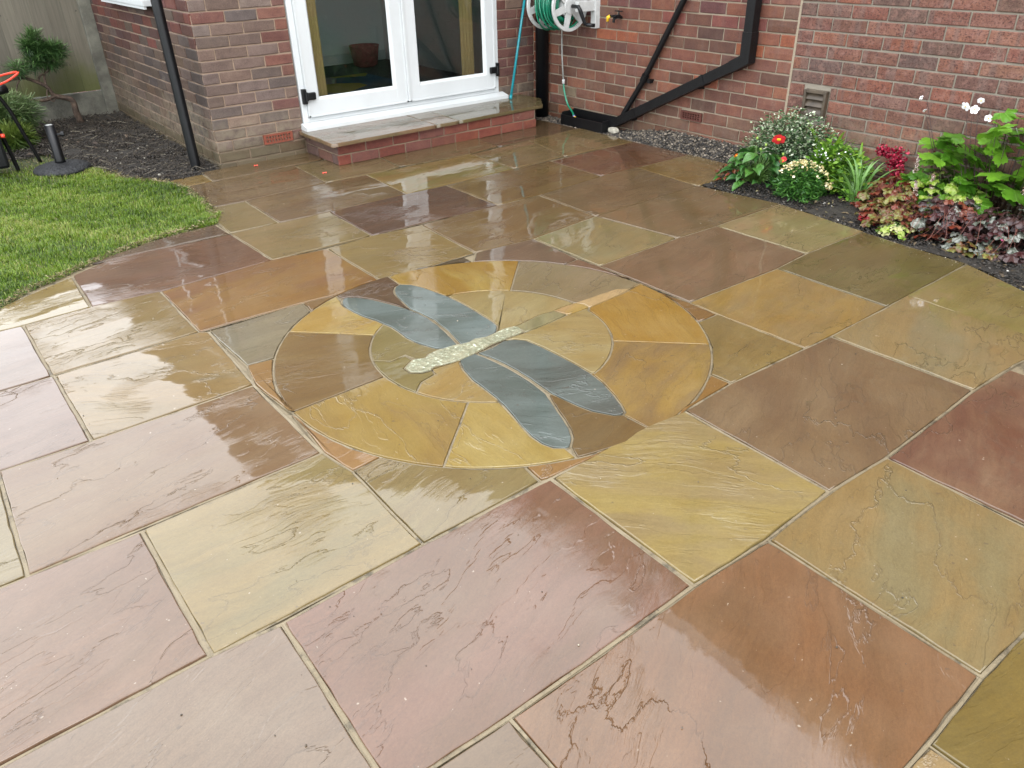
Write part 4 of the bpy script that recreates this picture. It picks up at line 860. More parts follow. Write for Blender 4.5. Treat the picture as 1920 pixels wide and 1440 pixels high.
# ---- room behind the glass
room = MB(); rx0, rx1, ry0, ry1, rz0, rz1 = 1.87, 4.60, 5.73, 8.2, 0.20, 2.42
room.add([(rx0, ry0, rz0), (rx1, ry0, rz0), (rx1, ry1, rz0), (rx0, ry1, rz0), (rx0, ry0, rz1), (rx1, ry0, rz1), (rx1, ry1, rz1), (rx0, ry1, rz1)],
         [(2, 3, 7, 6), (0, 4, 7, 3), (1, 2, 6, 5), (4, 5, 6, 7)])
rw = room.obj('room_wall', simple('pale_painted_wall', (0.66, 0.68, 0.68), 0.8)); tag(rw, 'pale grey walls of the room behind the patio doors', kind='structure')
skirt = MB().box((rx0+.01, ry1-0.02, rz0), (rx1-.01, ry1-0.003, rz0+0.10)).obj('skirting', M_PVC, rw)
rf = MB().box((rx0, ry0, rz0-0.05), (rx1, ry1, rz0)).obj('room_floor', simple('dark_grey_carpet', (0.05, 0.06, 0.06), 0.9, noise=.2, nscale=50)); tag(rf, 'dark carpeted floor of the room behind the doors', kind='structure')
def mat_rug():
    t = NT('patterned_rug'); oc = t.n('TexCoord').outputs['Object']; v = t.n('TexVoronoi', None, Vector=oc, Scale=2.6).outputs['Color']
    f = t.n('SeparateXYZ', None, Vector=v).outputs[0]; c = t.ramp(f, [(0.0, (0.03, 0.10, 0.16)), (0.35, (0.04, 0.14, 0.20)), (0.55, (0.30, 0.26, 0.03)), (0.72, (0.20, 0.19, 0.17)), (0.9, (0.02, 0.07, 0.12))])
    t.t.nodes[-1].color_ramp.interpolation = 'CONSTANT'; t.bsdf(Base_Color=c, Roughness=0.95); return t.m
rug = MB().box((2.4, 5.95, 0.2), (3.9, 7.4, 0.212)).obj('rug', mat_rug()); tag(rug, 'blue and yellow patterned rug on the floor inside the doors', 'rug')
sk = MB().box((3.35, ry1-0.012, 0.62), (3.50, ry1-0.001, 0.71), 0.003).obj('wall_socket', simple('brushed_dark_plate', (0.03, 0.03, 0.03), 0.4)); tag(sk, 'dark double wall socket on the pale room wall', 'socket')
for k in range(2): MB().box((3.365+.07*k, ry1-0.015, 0.645), (3.415+.07*k, ry1-0.012, 0.69)).obj('socket_outlet', M_GREY_PL, sk)
bk = MB().disc_lathe([(0.08, 0.20), (0.125, 0.22), (0.155, 0.40), (0.16, 0.41), (0.145, 0.41), (0.11, 0.24)], (4.16, 7.85, 0), n=20).obj('storage_basket', simple('pink_fabric', (0.30, 0.05, 0.06), 0.8, noise=.3), smooth=True); tag(bk, 'pink round basket standing by the back wall of the room', 'basket')
pot = MB().disc_lathe([(0.09, 0.20), (0.13, 0.22), (0.16, 0.42), (0.17, 0.43), (0.15, 0.43), (0.13, 0.36)], (2.80, 6.95, 0), n=20)
pp = empty('potted_plant', (2.80, 6.95, 0.2), 'leafy house plant in a dark pot behind the nearer door pane', 'potted plant')
po = pot.obj('pot', simple('dark_glazed_pot', (0.02, 0.018, 0.015), 0.3), pp, smooth=True); po.location = -pp.location
_n = 90; _p = np.c_[RNG.normal(0, .09, _n), RNG.normal(0, .09, _n), RNG.uniform(.22, .72, _n)]
_t = [(0, 0, 0), (.025, .05, .004), (0, .12, 0), (-.025, .05, .004)]
V, F, r = scatter(_t, [(0, 1, 2, 3)], mats_from(_p, RNG.uniform(-.6, 1.0, _n), RNG.uniform(-.5, .5, _n), RNG.uniform(0, 6.28, _n), RNG.uniform(.7, 1.4, _n)), RNG.random(_n))
soup('foliage', V, F, mat_rnd('dull_house_leaf', [(0, (.02, .05, .02)), (1, (.06, .11, .04))]), r, pp)
for nm, x0, x1, lab in (('curtain', 2.60, 2.70, 'narrow tan hessian curtain hanging behind the nearer door pane'), ('curtain', 3.95, 4.085, 'wide tan hessian curtain hanging behind the pane beside the hose reel')):
    m = MB(); n = 14; pts = []
    for i in range(n+1): pts.append((x0+(x1-x0)*i/n, 5.755+0.008*math.sin(i*1.9)))
    vs = [(x, y, 0.23) for x, y in pts] + [(x, y, 2.2) for x, y in pts] + [(x, y+.003, 0.23) for x, y in pts] + [(x, y+.003, 2.2) for x, y in pts]; k = n+1
    fs = [(i, i+1, k+i+1, k+i) for i in range(n)] + [(2*k+i+1, 2*k+i, 3*k+i, 3*k+i+1) for i in range(n)]
    m.add(vs, fs); tag(m.obj(nm, M_HESS, smooth=True), lab, 'curtain')

# ---- main house: older wall and the newer wall beyond the straight joint
house = empty('main_house', (XR, 3.0, 0), 'tall red brick house wall behind the flower bed and drainpipes', 'house')
YJ = 3.028
old = P_(MB().box((XR, YJ, -0.3), (XR+0.10, YW+0.1, 1.215)).obj('older_wall', M_JT_PALE, house)); old['label'] = 'older wall of rustic orange and brown bricks'
new = P_(MB().box((XR+.0005, 1.05, -0.3), (XR+0.10, YJ, 1.160)).obj('newer_wall', M_JT_GREY, house)); new['label'] = 'newer wall of pitted pinkish red bricks'
P_(MB().box((XR-.006, YJ, 1.216), (XR+0.10, 14, 4.45)).box((XR, YW+.1, -.3), (XR+.1, 14, 1.214)).obj('upper_wall', M_FAR_O, house))
P_(MB().box((XR-.006, -5, 1.161), (XR+0.10, YJ-.001, 4.45)).box((XR-.006, -5, -.3), (XR+.1, 1.05, 1.161)).obj('upper_wall', M_FAR_N, house))
P_(MB().box((XR-0.006, YJ-0.008, -0.1), (XR+0.02, YJ+0.008, 1.25)).obj('movement_joint', M_JT_PALE, house))
rfm = MB(); rfm.add([(4.38, -5.2, 4.40), (9, -5.2, 7.2), (9, 14.2, 7.2), (4.38, 14.2, 4.40), (4.38, -5.2, 4.50), (9, -5.2, 7.3), (9, 14.2, 7.3), (4.38, 14.2, 4.50)],
     [(0, 3, 2, 1), (4, 5, 6, 7), (0, 4, 7, 3), (0, 1, 5, 4), (3, 7, 6, 2), (1, 2, 6, 5)]); P_(rfm.obj('roof', M_ROOF, house))
P_(MB().box((4.36, -5, 4.28), (4.40, 14, 4.46)).obj('fascia', M_PVC, house))
olds = [(158, 94, 70), (166, 98, 72), (144, 84, 64), (118, 74, 58), (158, 88, 64), (138, 92, 70), (150, 90, 68), (130, 78, 60)]
def old_col(y, z):
    if random.random() < 0.06: return (186, 98, 62)
    if random.random() < 0.04: return (150, 128, 100)
    if z > 0.75 and random.random() < .5: return random.choice([(156, 82, 72), (168, 88, 74), (130, 72, 66)])
    return random.choice(olds)
oz = 0.898 - 0.079*12
lay(old, M_BR_OLD, 'y', XR, YJ+0.008, YW-0.012, oz, 0.079, 16, lambda c: 3.479 + (0.0 if c % 2 == 1 else 0.112), None, holes=[(3.692, 3.898, 0.20, 0.235)], colf=old_col, zmax=1.15)
news = [(158, 98, 78), (148, 90, 72), (166, 104, 80), (138, 90, 74), (154, 104, 84), (166, 94, 70), (126, 92, 78)]
nz0 = 0.929 - 0.0767*12
lay(new, M_BR_NEW, 'y', XR, 1.05, YJ-0.008, nz0, 0.0767, 16, lambda c: YJ-0.008+0.005 - (0.0 if c % 2 == 1 else 0.112) + (0 if c % 2 else 0.0), news, holes=[(2.732, 2.906, 0.38, 0.505)], zmax=1.15, joint=0.011)
a2 = airbrick(house, M_TERRA_D, 0.190, 0.062, (XR - 0.002, 3.890, 0.190), -PI/2, cols=7, rows=3); P_(a2); a2['label'] = 'dull red air brick with three rows of holes'
# louvred vent
vt = MB(); y0, y1, z0, z1 = 2.740, 2.898, 0.366, 0.520
vt.box((XR-0.034, y0, z0), (XR+0.01, y0+0.018, z1), .002); vt.box((XR-0.034, y1-0.018, z0), (XR+0.01, y1, z1), .002)
vt.box((XR-0.0335, y0+.018, z1-0.018), (XR+0.01, y1-.018, z1), .002); vt.box((XR-0.0335, y0+.018, z0), (XR+0.01, y1-.018, z0+0.014), .002)
vent = P_(vt.obj('wall_vent', M_VENT, house)); vent['label'] = 'brown louvred vent set in the newer wall'
for k in range(3):
    zc = z0+0.016+k*0.042
    m = MB().add([(XR-0.030, y0+.018, zc), (XR-0.030, y1-.018, zc), (XR-0.004, y1-.018, zc+0.038), (XR-0.004, y0+.018, zc+0.038), (XR-0.026, y0+.018, zc-.002), (XR-0.026, y1-.018, zc-.002), (XR, y1-.018, zc+0.034), (XR, y0+.018, zc+0.034)],
                 [(0, 1, 2, 3), (7, 6, 5, 4), (0, 4, 5, 1), (2, 6, 7, 3)])
    m.obj('slat', M_VENT, vent)
# ------------------------------------------------------------------ fence
fence = empty('garden_fence', (1.69, 8.33, 0), 'grey weathered board fence with concrete posts and gravel board', 'fence')
def FP(o): o.location = Vector(o.location) - fence.location; return o
FY = 8.34
for px_ in (1.69, -0.16, -2.01):
    m = MB(); m.box((px_-0.052, FY-0.055, -0.2), (px_+0.052, FY+0.045, 1.72), 0.008); FP(m.obj('post', M_CONC, fence))
for a, b in ((-0.108, 1.638), (-1.958, -0.212)):
    FP(MB().box((a, FY-0.020, -0.1), (b, FY+0.020, 0.205), 0.004).obj('gravel_board', M_CONC, fence))
    n = 14; w = (b-a)/n
    for i in range(n):
        x = b-(i+1)*w; t = random.uniform(-.002, .002)
        # feather-edge board: thick edge overlaps the thin one
        v = [(x-0.010, FY-0.034+t, 0.215), (x+w, FY-0.010+t, 0.215), (x+w, FY+0.006, 0.215), (x-0.006, FY+0.006, 0.215)]
        v += [(p[0]+random.uniform(-.002, .002), p[1]+random.uniform(-.002, .002), 1.56) for p in v]
        o = mesh_obj('board', [(p[0]-x, p[1]-FY, p[2]) for p in v], [(3, 2, 1, 0), (4, 5, 6, 7), (0, 1, 5, 4), (1, 2, 6, 5), (2, 3, 7, 6), (3, 0, 4, 7)], M_FENCE, fence, (x, FY, 0)); FP(o)
    FP(MB().box((a, FY+0.008, 0.4), (b, FY+0.045, 0.48)).box((a, FY+0.008, 1.3), (b, FY+0.045, 1.38)).box((a, FY-0.03, 1.56), (b, FY+0.03, 1.60)).obj('rail', M_FENCE, fence))

# ------------------------------------------------------------------ pipes
dp = empty('drainpipe', (1.62, 5.71, 0), 'round black rainwater pipe standing beside the corner of the pale brick extension', 'drainpipe')
o = MB().tube([(1.605, 5.735, -0.03), (1.605, 5.735, 0.02), (1.61, 5.80, 1.0), (1.62, 5.86, 2.45)], 0.034, 20).obj('pipe', M_BLACK, dp, smooth=True); o.location = -dp.location
for z_, y_ in ((1.55, 5.82),): 
    o = MB().tube([(1.613, y_, z_-.02), (1.613, y_+.002, z_+.02)], 0.040, 20).box((1.60, y_-.01, z_-.015), (1.745, y_+.01, z_+.015)).obj('clip', M_BLACK, dp); o.location = -dp.location

sp_ = empty('soil_pipe', (4.555, 5.42, 0), 'thick black soil pipe standing in the corner between the two brick walls', 'soil pipe')
o = MB().tube([(4.553, 5.42, -0.03), (4.553, 5.42, 4.2)], 0.056, 28).obj('pipe', M_BLACK, sp_, smooth=True); o.location = -sp_.location
o = MB().tube([(4.553, 5.42, 0.93), (4.553, 5.42, 1.02)], 0.063, 28).obj('socket', M_BLACK, sp_, smooth=True); o.location = -sp_.location

sq = empty('square_drainpipe', (4.56, 3.34, 0), 'square black drainpipe running down the brick wall and sloping to the gully', 'drainpipe')
def SQ(o): o.location = -sq.location; return o
SQ(MB().sqtube([(4.562, 3.335, 4.3), (4.562, 3.335, 0.80)], 0.0325).obj('pipe', M_BLACK_PAINT, sq))
SQ(MB().sqtube([(4.562, 3.335, 0.82), (4.562, 3.335, 0.655), (4.562, 3.44, 0.600)], 0.0365).obj('elbow', M_BLACK_PAINT, sq))
SQ(MB().sqtube([(4.562, 3.42, 0.611), (4.562, 4.50, 0.080), (4.562, 4.60, 0.045)], 0.0325).obj('sloping_pipe', M_BLACK_PAINT, sq))
for y_ in (3.67, 4.30):
    z_ = 0.611-(y_-3.42)*0.4917
    d = Vector((0, 1.08, -0.531)).normalized()
    SQ(MB().sqtube([Vector((4.562, y_, z_))-d*.015, Vector((4.562, y_, z_))+d*.015], 0.0355).box((4.56, y_-.06, z_+.028), (4.62, y_-.035, z_+.065)).box((4.56, y_+.035, z_-.066), (4.62, y_+.06, z_-.030)).obj('clip', M_BLACK_PAINT, sq))
tp = empty('waste_pipe', (4.58, 4.44, 0.15), 'thin round black waste pipe slanting down the brick wall to the square pipe', 'waste pipe')
o = MB().tube([(4.578, 3.35, 1.95), (4.578, 3.93, 0.976), (4.578, 4.25, 0.435), (4.578, 4.27, 0.40), (4.575, 4.44, 0.155), (4.57, 4.455, 0.12)], 0.0215, 16).obj('pipe', M_BLACK_PAINT, tp, smooth=True); o.location = -tp.location
o = MB().tube([(4.578, 4.237, 0.458), (4.578, 4.263, 0.414)], 0.028, 16).box((4.575, 4.19, .405), (4.62, 4.22, .43)).obj('clip', M_BLACK_PAINT, tp); o.location = -tp.location

# gully hopper
gu = MB(); gx0, gx1, gy0, gy1, gz = 4.455, 4.612, 4.56, 5.06, 0.075
for a, b in (((gx0, gy0, -0.04), (gx0+.012, gy1, gz)), ((gx1-.012, gy0, -0.04), (gx1, gy1, gz+.03)), ((gx0+.012, gy0, -0.04), (gx1-.012, gy0+.012, gz+.01)), ((gx0+.012, gy1-.012, -0.04), (gx1-.012, gy1, gz+.02))): gu.box(a, b, 0.003)
gu.box((gx0+.01, gy0+.01, -0.03), (gx1-.01, gy1-.01, -0.015))
gy = empty('drain_gully', (4.53, 4.8, 0), 'open black plastic drain gully on the gravel where the pipes end', 'drain'); o = gu.obj('hopper', M_BLACK_PAINT, gy); o.location = -gy.location
gr = MB()
for k in range(7): gr.box((gx0+.012, gy0+.05+.06*k, 0.020), (gx1-.012, gy0+.065+.06*k, 0.030))
o = gr.obj('grating', M_BLACK_PAINT, gy); o.location = -gy.location
bm_ = bmesh.new(); bmesh.ops.create_icosphere(bm_, subdivisions=2, radius=1)
for v in bm_.verts: v.co = (v.co.x*.035+random.uniform(-.003, .003), v.co.y*.055+random.uniform(-.004, .004), max(-.02, v.co.z*.028+random.uniform(-.002, .002)))
me = bpy.data.meshes.new('cement_lump'); bm_.to_mesh(me); bm_.free(); me.materials.append(M_CONCB)
lump = bpy.data.objects.new('cement_lump', me); lump.location = (4.525, 4.50, 0.02); link(lump); tag(lump, 'pale lump of cement on the gravel under the end of the square pipe', 'cement lump')

# ------------------------------------------------------------------ tap, hose reel, loose hose, pole
tap = empty('garden_tap', (4.59, 4.60, 0.84), 'small outside tap with a yellow hose connector on the brick wall', 'tap')
o = MB().tube([(4.615, 4.555, 0.83), (4.57, 4.555, 0.835), (4.545, 4.565, 0.825), (4.543, 4.57, 0.80)], 0.011, 12).box((4.535, 4.535, 0.838), (4.585, 4.575, 0.852), 0.003).obj('body', M_BLACK, tap, smooth=False); o.location = -tap.location
o = MB().tube([(4.575, 4.548, 0.85), (4.575, 4.548, 0.875)], 0.006, 10).box((4.568, 4.515, 0.872), (4.582, 4.585, 0.880), 0.003).obj('handle', M_BLACK, tap); o.location = -tap.location
o = MB().tube([(4.560, 4.625, 0.838), (4.555, 4.64, 0.83), (4.552, 4.642, 0.80)], [0.012, 0.014, 0.010], 12).obj('connector', M_YEL, tap, smooth=True); o.location = -tap.location
o = MB().tube([(4.56, 4.57, 0.835), (4.558, 4.62, 0.842)], 0.007, 10).obj('spout', M_BLACK, tap, smooth=True); o.location = -tap.location

RX, RZ, R0 = 4.395, 0.905, 0.178
reel = empty('hose_reel', (RX, 5.0, RZ), 'light grey wall hose reel wound with green hose', 'hose reel')
def RL(o): o.location = -reel.location; return o
def flange(y, sgn):
    m = MB(); n = 40
    # ring rim
    prof = [(R0, -0.010), (R0+0.004, 0), (R0, 0.010), (R0-0.020, 0.010), (R0-0.022, -0.010)]
    base = []
    for i in range(n):
        a = 2*PI*i/n
        for r, h in prof: base.append((RX + r*math.cos(a), y + h, RZ + r*math.sin(a)))
    F = []
    for i in range(n):
        for k in range(5):
            a = i*5+k; b = i*5+(k+1) % 5; c = ((i+1) % n)*5+(k+1) % 5; d = ((i+1) % n)*5+k; F.append((a, b, c, d))
    m.add(base, F)
    for k in range(6):
        a = 2*PI*k/6 + 0.3; c, s = math.cos(a), math.sin(a); w = 0.022
        p = []
        for r, ww in ((0.05, w*1.25), (R0-0.012, w)):
            for q in (-1, 1): p.append((RX + r*c - q*ww*s, RZ + r*s + q*ww*c))
        v = [(p[0][0], y-.007, p[0][1]), (p[1][0], y-.007, p[1][1]), (p[3][0], y-.005, p[3][1]), (p[2][0], y-.005, p[2][1]),
             (p[0][0], y+.007, p[0][1]), (p[1][0], y+.007, p[1][1]), (p[3][0], y+.005, p[3][1]), (p[2][0], y+.005, p[2][1])]
        m.add(v, [(0, 1, 2, 3), (7, 6, 5, 4), (0, 4, 5, 1), (1, 5, 6, 2), (2, 6, 7, 3), (3, 7, 4, 0)])
    m.disc_lathe([(0.055, -0.012), (0.062, 0), (0.055, 0.012)], (RX, y, RZ), 'y', 24)
    return m
for y in (4.90, 5.20): RL(flange(y, 1).obj('flange', M_GREY_PL, reel))
RL(MB().disc_lathe([(0.075, 4.91), (0.075, 5.19)], (RX, 0, RZ), 'y', 24).obj('drum', M_GREY_PL, reel))
# wound hose: coils in three layers, a bit untidy
pts = []; turns = 46
for i in range(turns*24):
    t = i/24.0; lay_ = int(t // 16); ph = (t % 16)/16.0; ph = ph if lay_ % 2 == 0 else 1-ph
    r = 0.090 + 0.015*lay_ + 0.004*math.sin(t*2.1) + (0.012*math.sin(t*0.7) if lay_ > 1 else 0)
    a = 2*PI*t; pts.append((RX + r*math.cos(a), 4.925 + 0.25*ph, RZ + r*math.sin(a)))
RL(MB().tube(pts, 0.0072, 6).obj('wound_hose', M_HOSE, reel, smooth=True))
for k in range(5):    # loose loops sagging round the drum
    yy = 4.93 + 0.05*k + random.uniform(-.01, .01); rr = 0.135 + 0.006*k; P2 = []
    for i in range(33):
        a = 2*PI*i/32; P2.append((RX + rr*math.cos(a), yy + 0.018*math.sin(a*2+k), RZ - 0.012 + (rr+0.012)*math.sin(a)))
    RL(MB().tube(P2, 0.0072, 6, caps=False).obj('loose_loop', M_HOSE, reel, smooth=True))
RL(MB().box((4.565, 4.79, 0.740), (4.618, 4.845, 1.12), 0.006).box((4.39, 4.80, 0.865), (4.60, 4.835, 0.94), 0.006).obj('bracket', M_GREY_PL, reel))
RL(MB().box((4.565, 5.25, 0.740), (4.618, 5.29, 1.12), 0.006).obj('bracket', M_GREY_PL, reel))
RL(MB().tube([(RX, 4.87, RZ), (RX, 4.80, RZ), (RX+.01, 4.79, RZ-0.03), (RX+0.055, 4.785, RZ-0.12), (RX+0.06, 4.78, RZ-.13)], [0.014, 0.014, 0.016, 0.013, 0.012], 12).tube([(RX+0.06, 4.78, RZ-.128), (RX+0.115, 4.735, RZ-.135)], 0.014, 12).obj('crank_handle', M_BLACK, reel, smooth=True))

lh = empty('garden_hose', (4.57, 5.0, 0.02), 'short hose hanging from the reel, clear above and green below, with a yellow end', 'hose')
def LH(o): o.location = -lh.location; return o
LH(MB().tube([(4.55, 5.10, 0.80), (4.572, 5.19, 0.72), (4.574, 5.185, 0.50), (4.572, 5.163, 0.318)], 0.0065, 10).obj('upper_hose', M_HOSE2, lh, smooth=True))
LH(MB().tube([(4.572, 5.163, 0.325), (4.572, 5.160, 0.29)], 0.0115, 12).obj('coupling', M_GREY_PL, lh, smooth=True))
def smooth_path(p, k=6):
    p = [Vector(q) for q in p]; out = []
    for i in range(len(p)-1):
        a = p[max(i-1, 0)]; b = p[i]; c = p[i+1]; d = p[min(i+2, len(p)-1)]
        for j in range(k):
            t = j/k; out.append(0.5*((2*b) + (c-a)*t + (2*a-5*b+4*c-d)*t*t + (3*b-a-3*c+d)*t**3))
    out.append(p[-1]); return out
LH(MB().tube(smooth_path([(4.572, 5.16, 0.295), (4.57, 5.148, 0.237), (4.565, 5.098, 0.137), (4.55, 5.02, 0.085), (4.52, 4.965, 0.060)]), 0.0078, 10).obj('lower_hose', M_HOSE, lh, smooth=True))
LH(MB().tube([(4.522, 4.968, 0.062), (4.512, 4.95, 0.052)], 0.0125, 12).obj('grip', simple('lilac_plastic', (.16, .17, .4), .4), lh, smooth=True))
LH(MB().tube([(4.512, 4.95, 0.052), (4.496, 4.925, 0.042)], [0.0165, 0.019], 8).obj('nozzle', M_YEL, lh))

pole = empty('pole', (4.21, 5.50, 0.17), 'thin teal metal pole leaning against the wall beside the patio doors', 'pole')
o = MB().tube([(4.245, 5.470, 0.170), (4.555, 5.60, 1.10)], 0.011, 14).obj('shaft', M_TEAL, pole, smooth=True); o.location = -pole.location
o = MB().tube([(4.244, 5.4695, 0.168), (4.254, 5.474, 0.20)], 0.013, 14).obj('end_cap', M_TEAL, pole, smooth=True); o.location = -pole.location

# ------------------------------------------------------------------ things on the lawn edge
pb = empty('parasol_base', (0.86, 6.36, 0), 'round black parasol base with an empty tube standing at the lawn edge', 'parasol base')
o = MB().disc_lathe([(0.185, 0.0), (0.19, 0.012), (0.175, 0.030), (0.12, 0.046), (0.05, 0.055)], (0, 0, 0), 'z', 40).obj('base_plate', simple('textured_black_cast', (0.012, 0.013, 0.015), 0.55, noise=.6, nscale=45, bump=0.02, bscale=45), pb, smooth=True)
o = MB().tube([(0, 0, 0.05), (0, 0, 0.07), (0, 0, 0.31), (0, 0, 0.312)], [0.038, 0.033, 0.033, 0.028], 20).obj('tube', M_BLACK, pb, smooth=True)
o = MB().tube([(0.025, -0.01, 0.245), (0.058, -0.02, 0.245)], 0.007, 10).tube([(0.055, -0.019, 0.245), (0.072, -0.024, 0.245)], 0.018, 10).obj('knob', M_BLACK, pb)
o = MB().disc_lathe([(0.020, 0.305), (0.022, 0.313)], (0, 0, 0), 'z', 16).obj('cap_disc', M_GREY_PL, pb)

st = empty('barbecue', (0.45, 6.55, 0), 'black garden barbecue on curved tube legs with an orange-red wire handle', 'barbecue')
def ST(o): o.location = -st.location; return o
for leg in ([(0.45, 6.72, 0.62), (0.60, 6.71, 0.555), (0.68, 6.71, 0.42), (0.73, 6.715, 0.22), (0.78, 6.72, 0.0)],
            [(0.42, 6.42, 0.60), (0.50, 6.44, 0.52), (0.555, 6.47, 0.36), (0.585, 6.50, 0.18), (0.605, 6.52, 0.0)],
            [(0.20, 6.60, 0.60), (0.10, 6.62, 0.50), (0.02, 6.66, 0.3), (-0.05, 6.70, 0.0)]):
    ST(MB().tube(smooth_path(leg), 0.0135, 12).obj('leg', M_BLACK_PAINT, st, smooth=True))
ST(MB().disc_lathe([(0.05, 0.46), (0.20, 0.52), (0.285, 0.64), (0.30, 0.74), (0.285, 0.74), (0.26, 0.66), (0.1, 0.55)], (0.36, 6.55, 0), 'z', 36).obj('bowl', M_BLACK, st, smooth=True))
ST(MB().disc_lathe([(0.305, 0.742), (0.29, 0.86), (0.20, 0.96), (0.05, 1.0)], (0.36, 6.55, 0), 'z', 36).obj('lid', M_BLACK, st, smooth=True))
ST(MB().tube(smooth_path([(0.60, 6.40, 0.63), (0.70, 6.47, 0.645), (0.795, 6.50, 0.648), (0.70, 6.44, 0.605), (0.58, 6.38, 0.585)], 4), 0.0075, 8).obj('handle', M_ORANGE, st, smooth=True))
ST(MB().tube([(0.62, 6.47, 0.80), (0.70, 6.50, 0.80)], [0.022, 0.028], 14).obj('lid_knob', M_BLACK, st, smooth=True))
ST(MB().tube([(0.62, 6.47, 0.545), (0.69, 6.50, 0.555)], [0.026, 0.03], 14).obj('vent_knob', M_BLACK, st, smooth=True))
ST(MB().box((0.22, 6.40, 0.06), (0.555, 6.62, 0.30), 0.02).obj('ash_box', M_BLACK, st))
ST(MB().tube([(0.56, 6.43, 0.27), (0.585, 6.43, 0.27)], 0.014, 12).obj('box_knob', M_ORANGE, st, smooth=True))

# red petals on the paving
for x, y, lab in ((1.952, 5.50, 'small coral red petal on the wet brown slab by the extension wall'), (2.235, 4.985, 'small coral red petal on the wet slab beside the doorstep')):
    n = 9; V = [(0, 0, 0.004)] + [(0.016*math.cos(2*PI*i/n)*(1+.25*math.sin(3*i)), 0.011*math.sin(2*PI*i/n), 0.002+0.003*math.cos(i*2.0)) for i in range(n)]
    V += [(a, b, c-0.0015) for a, b, c in V]
    F = [(0, 1+i, 1+(i+1) % n) for i in range(n)] + [(n+1, n+2+(i+1) % n, n+2+i) for i in range(n)] + [(1+i, n+2+i, n+2+(i+1) % n, 1+(i+1) % n) for i in range(n)]
    o = mesh_obj('petal', V, F, simple('coral_petal', (0.75, 0.09, 0.06), 0.4), None, (x, y, 0.003)); tag(o, lab, 'petal')
# ------------------------------------------------------------------ lawn, soil, gravel
LAWN = [(-3.0, 3.0), (-1.2, 3.35), (-0.139, 3.838), (0.115, 3.938), (0.244, 4.063), (0.425, 4.164), (0.655, 4.297), (0.93, 4.408), (1.177, 4.447), (1.303, 4.524), (1.357, 4.742), (1.37, 5.02), (1.376, 5.298), (1.30, 5.555), (1.15, 5.80), (1.10, 6.1), (1.02, 6.6), (0.85, 6.95), (0.3, 7.05), (-1.0, 7.1), (-3.0, 7.1)]
def height_sheet(name, poly, z0, amp, freq, mat, step=0.05, label=None, slope=None):
    xs = [p[0] for p in poly]; ys = [p[1] for p in poly]
    bm = bmesh.new(); vs = [bm.verts.new((x, y, 0)) for x, y in poly]; f = bm.faces.new(vs)
    nx = int((max(xs)-min(xs))/step); ny = int((max(ys)-min(ys))/step)
    for k in range(1, nx): 
        bmesh.ops.bisect_plane(bm, geom=bm.verts[:]+bm.edges[:]+bm.faces[:], plane_co=(min(xs)+k*step, 0, 0), plane_no=(1, 0, 0))
    for k in range(1, ny):
        bmesh.ops.bisect_plane(bm, geom=bm.verts[:]+bm.edges[:]+bm.faces[:], plane_co=(0, min(ys)+k*step, 0), plane_no=(0, 1, 0))
    from mathutils import noise
    for v in bm.verts:
        h = noise.fractal(Vector((v.co.x*freq, v.co.y*freq, 0.3)), 1.0, 2.0, 4)
        v.co.z = z0 + amp*h + (slope(v.co.x, v.co.y) if slope else 0)
    me = bpy.data.meshes.new(name); bm.to_mesh(me); bm.free(); me.materials.append(mat)
    me.polygons.foreach_set('use_smooth', [True]*len(me.polygons))
    o = bpy.data.objects.new(name, me); link(o); tag(o, label, kind='structure'); return o
height_sheet('lawn', LAWN, -0.012, 0.012, 2.0, M_TURF, 0.12, 'lawn of green turf with a curved edge against the patio')
SOIL_L = [(-3.0, 7.1), (-1.0, 7.1), (0.3, 7.05), (0.85, 6.95), (1.02, 6.6), (1.10, 6.1), (1.15, 5.80), (1.30, 5.555), (1.46, 5.50), (1.735, 5.60), (1.74, 8.31), (-3.0, 8.31)]
height_sheet('planting_soil', SOIL_L, -0.004, 0.035, 4.0, M_SOIL_L, 0.05, 'bare mulchy soil between the lawn, the fence and the extension')
BED = [(4.44, 3.17), (3.93, 3.10), (3.975, 2.534), (3.895, 1.96), (3.855, 1.705), (3.84, 1.399), (3.71, 1.091), (3.45, 0.675), (3.2, -0.5), (3.2, -2.0), (4.615, -2.0), (4.615, 3.17)]
height_sheet('flower_bed', BED, -0.012, 0.022, 5.0, M_SOIL, 0.05, 'dark wet soil of the flower bed under the brick wall', slope=lambda x, y: 0.05*max(0, (x-4.0)/0.6))
GRV = [(4.445, 3.17), (4.615, 3.17), (4.615, 5.60), (4.40, 5.60), (4.40, 5.45), (4.43, 5.36), (4.445, 4.8)]
height_sheet('gravel_bed', GRV, -0.018, 0.008, 6.0, M_SOIL, 0.05, 'narrow strip of gravel between the patio and the brick wall', slope=lambda x, y: 0.10*max(0, (x-4.46)/0.15)*max(0, min(1, (4.6-y)/0.6)))

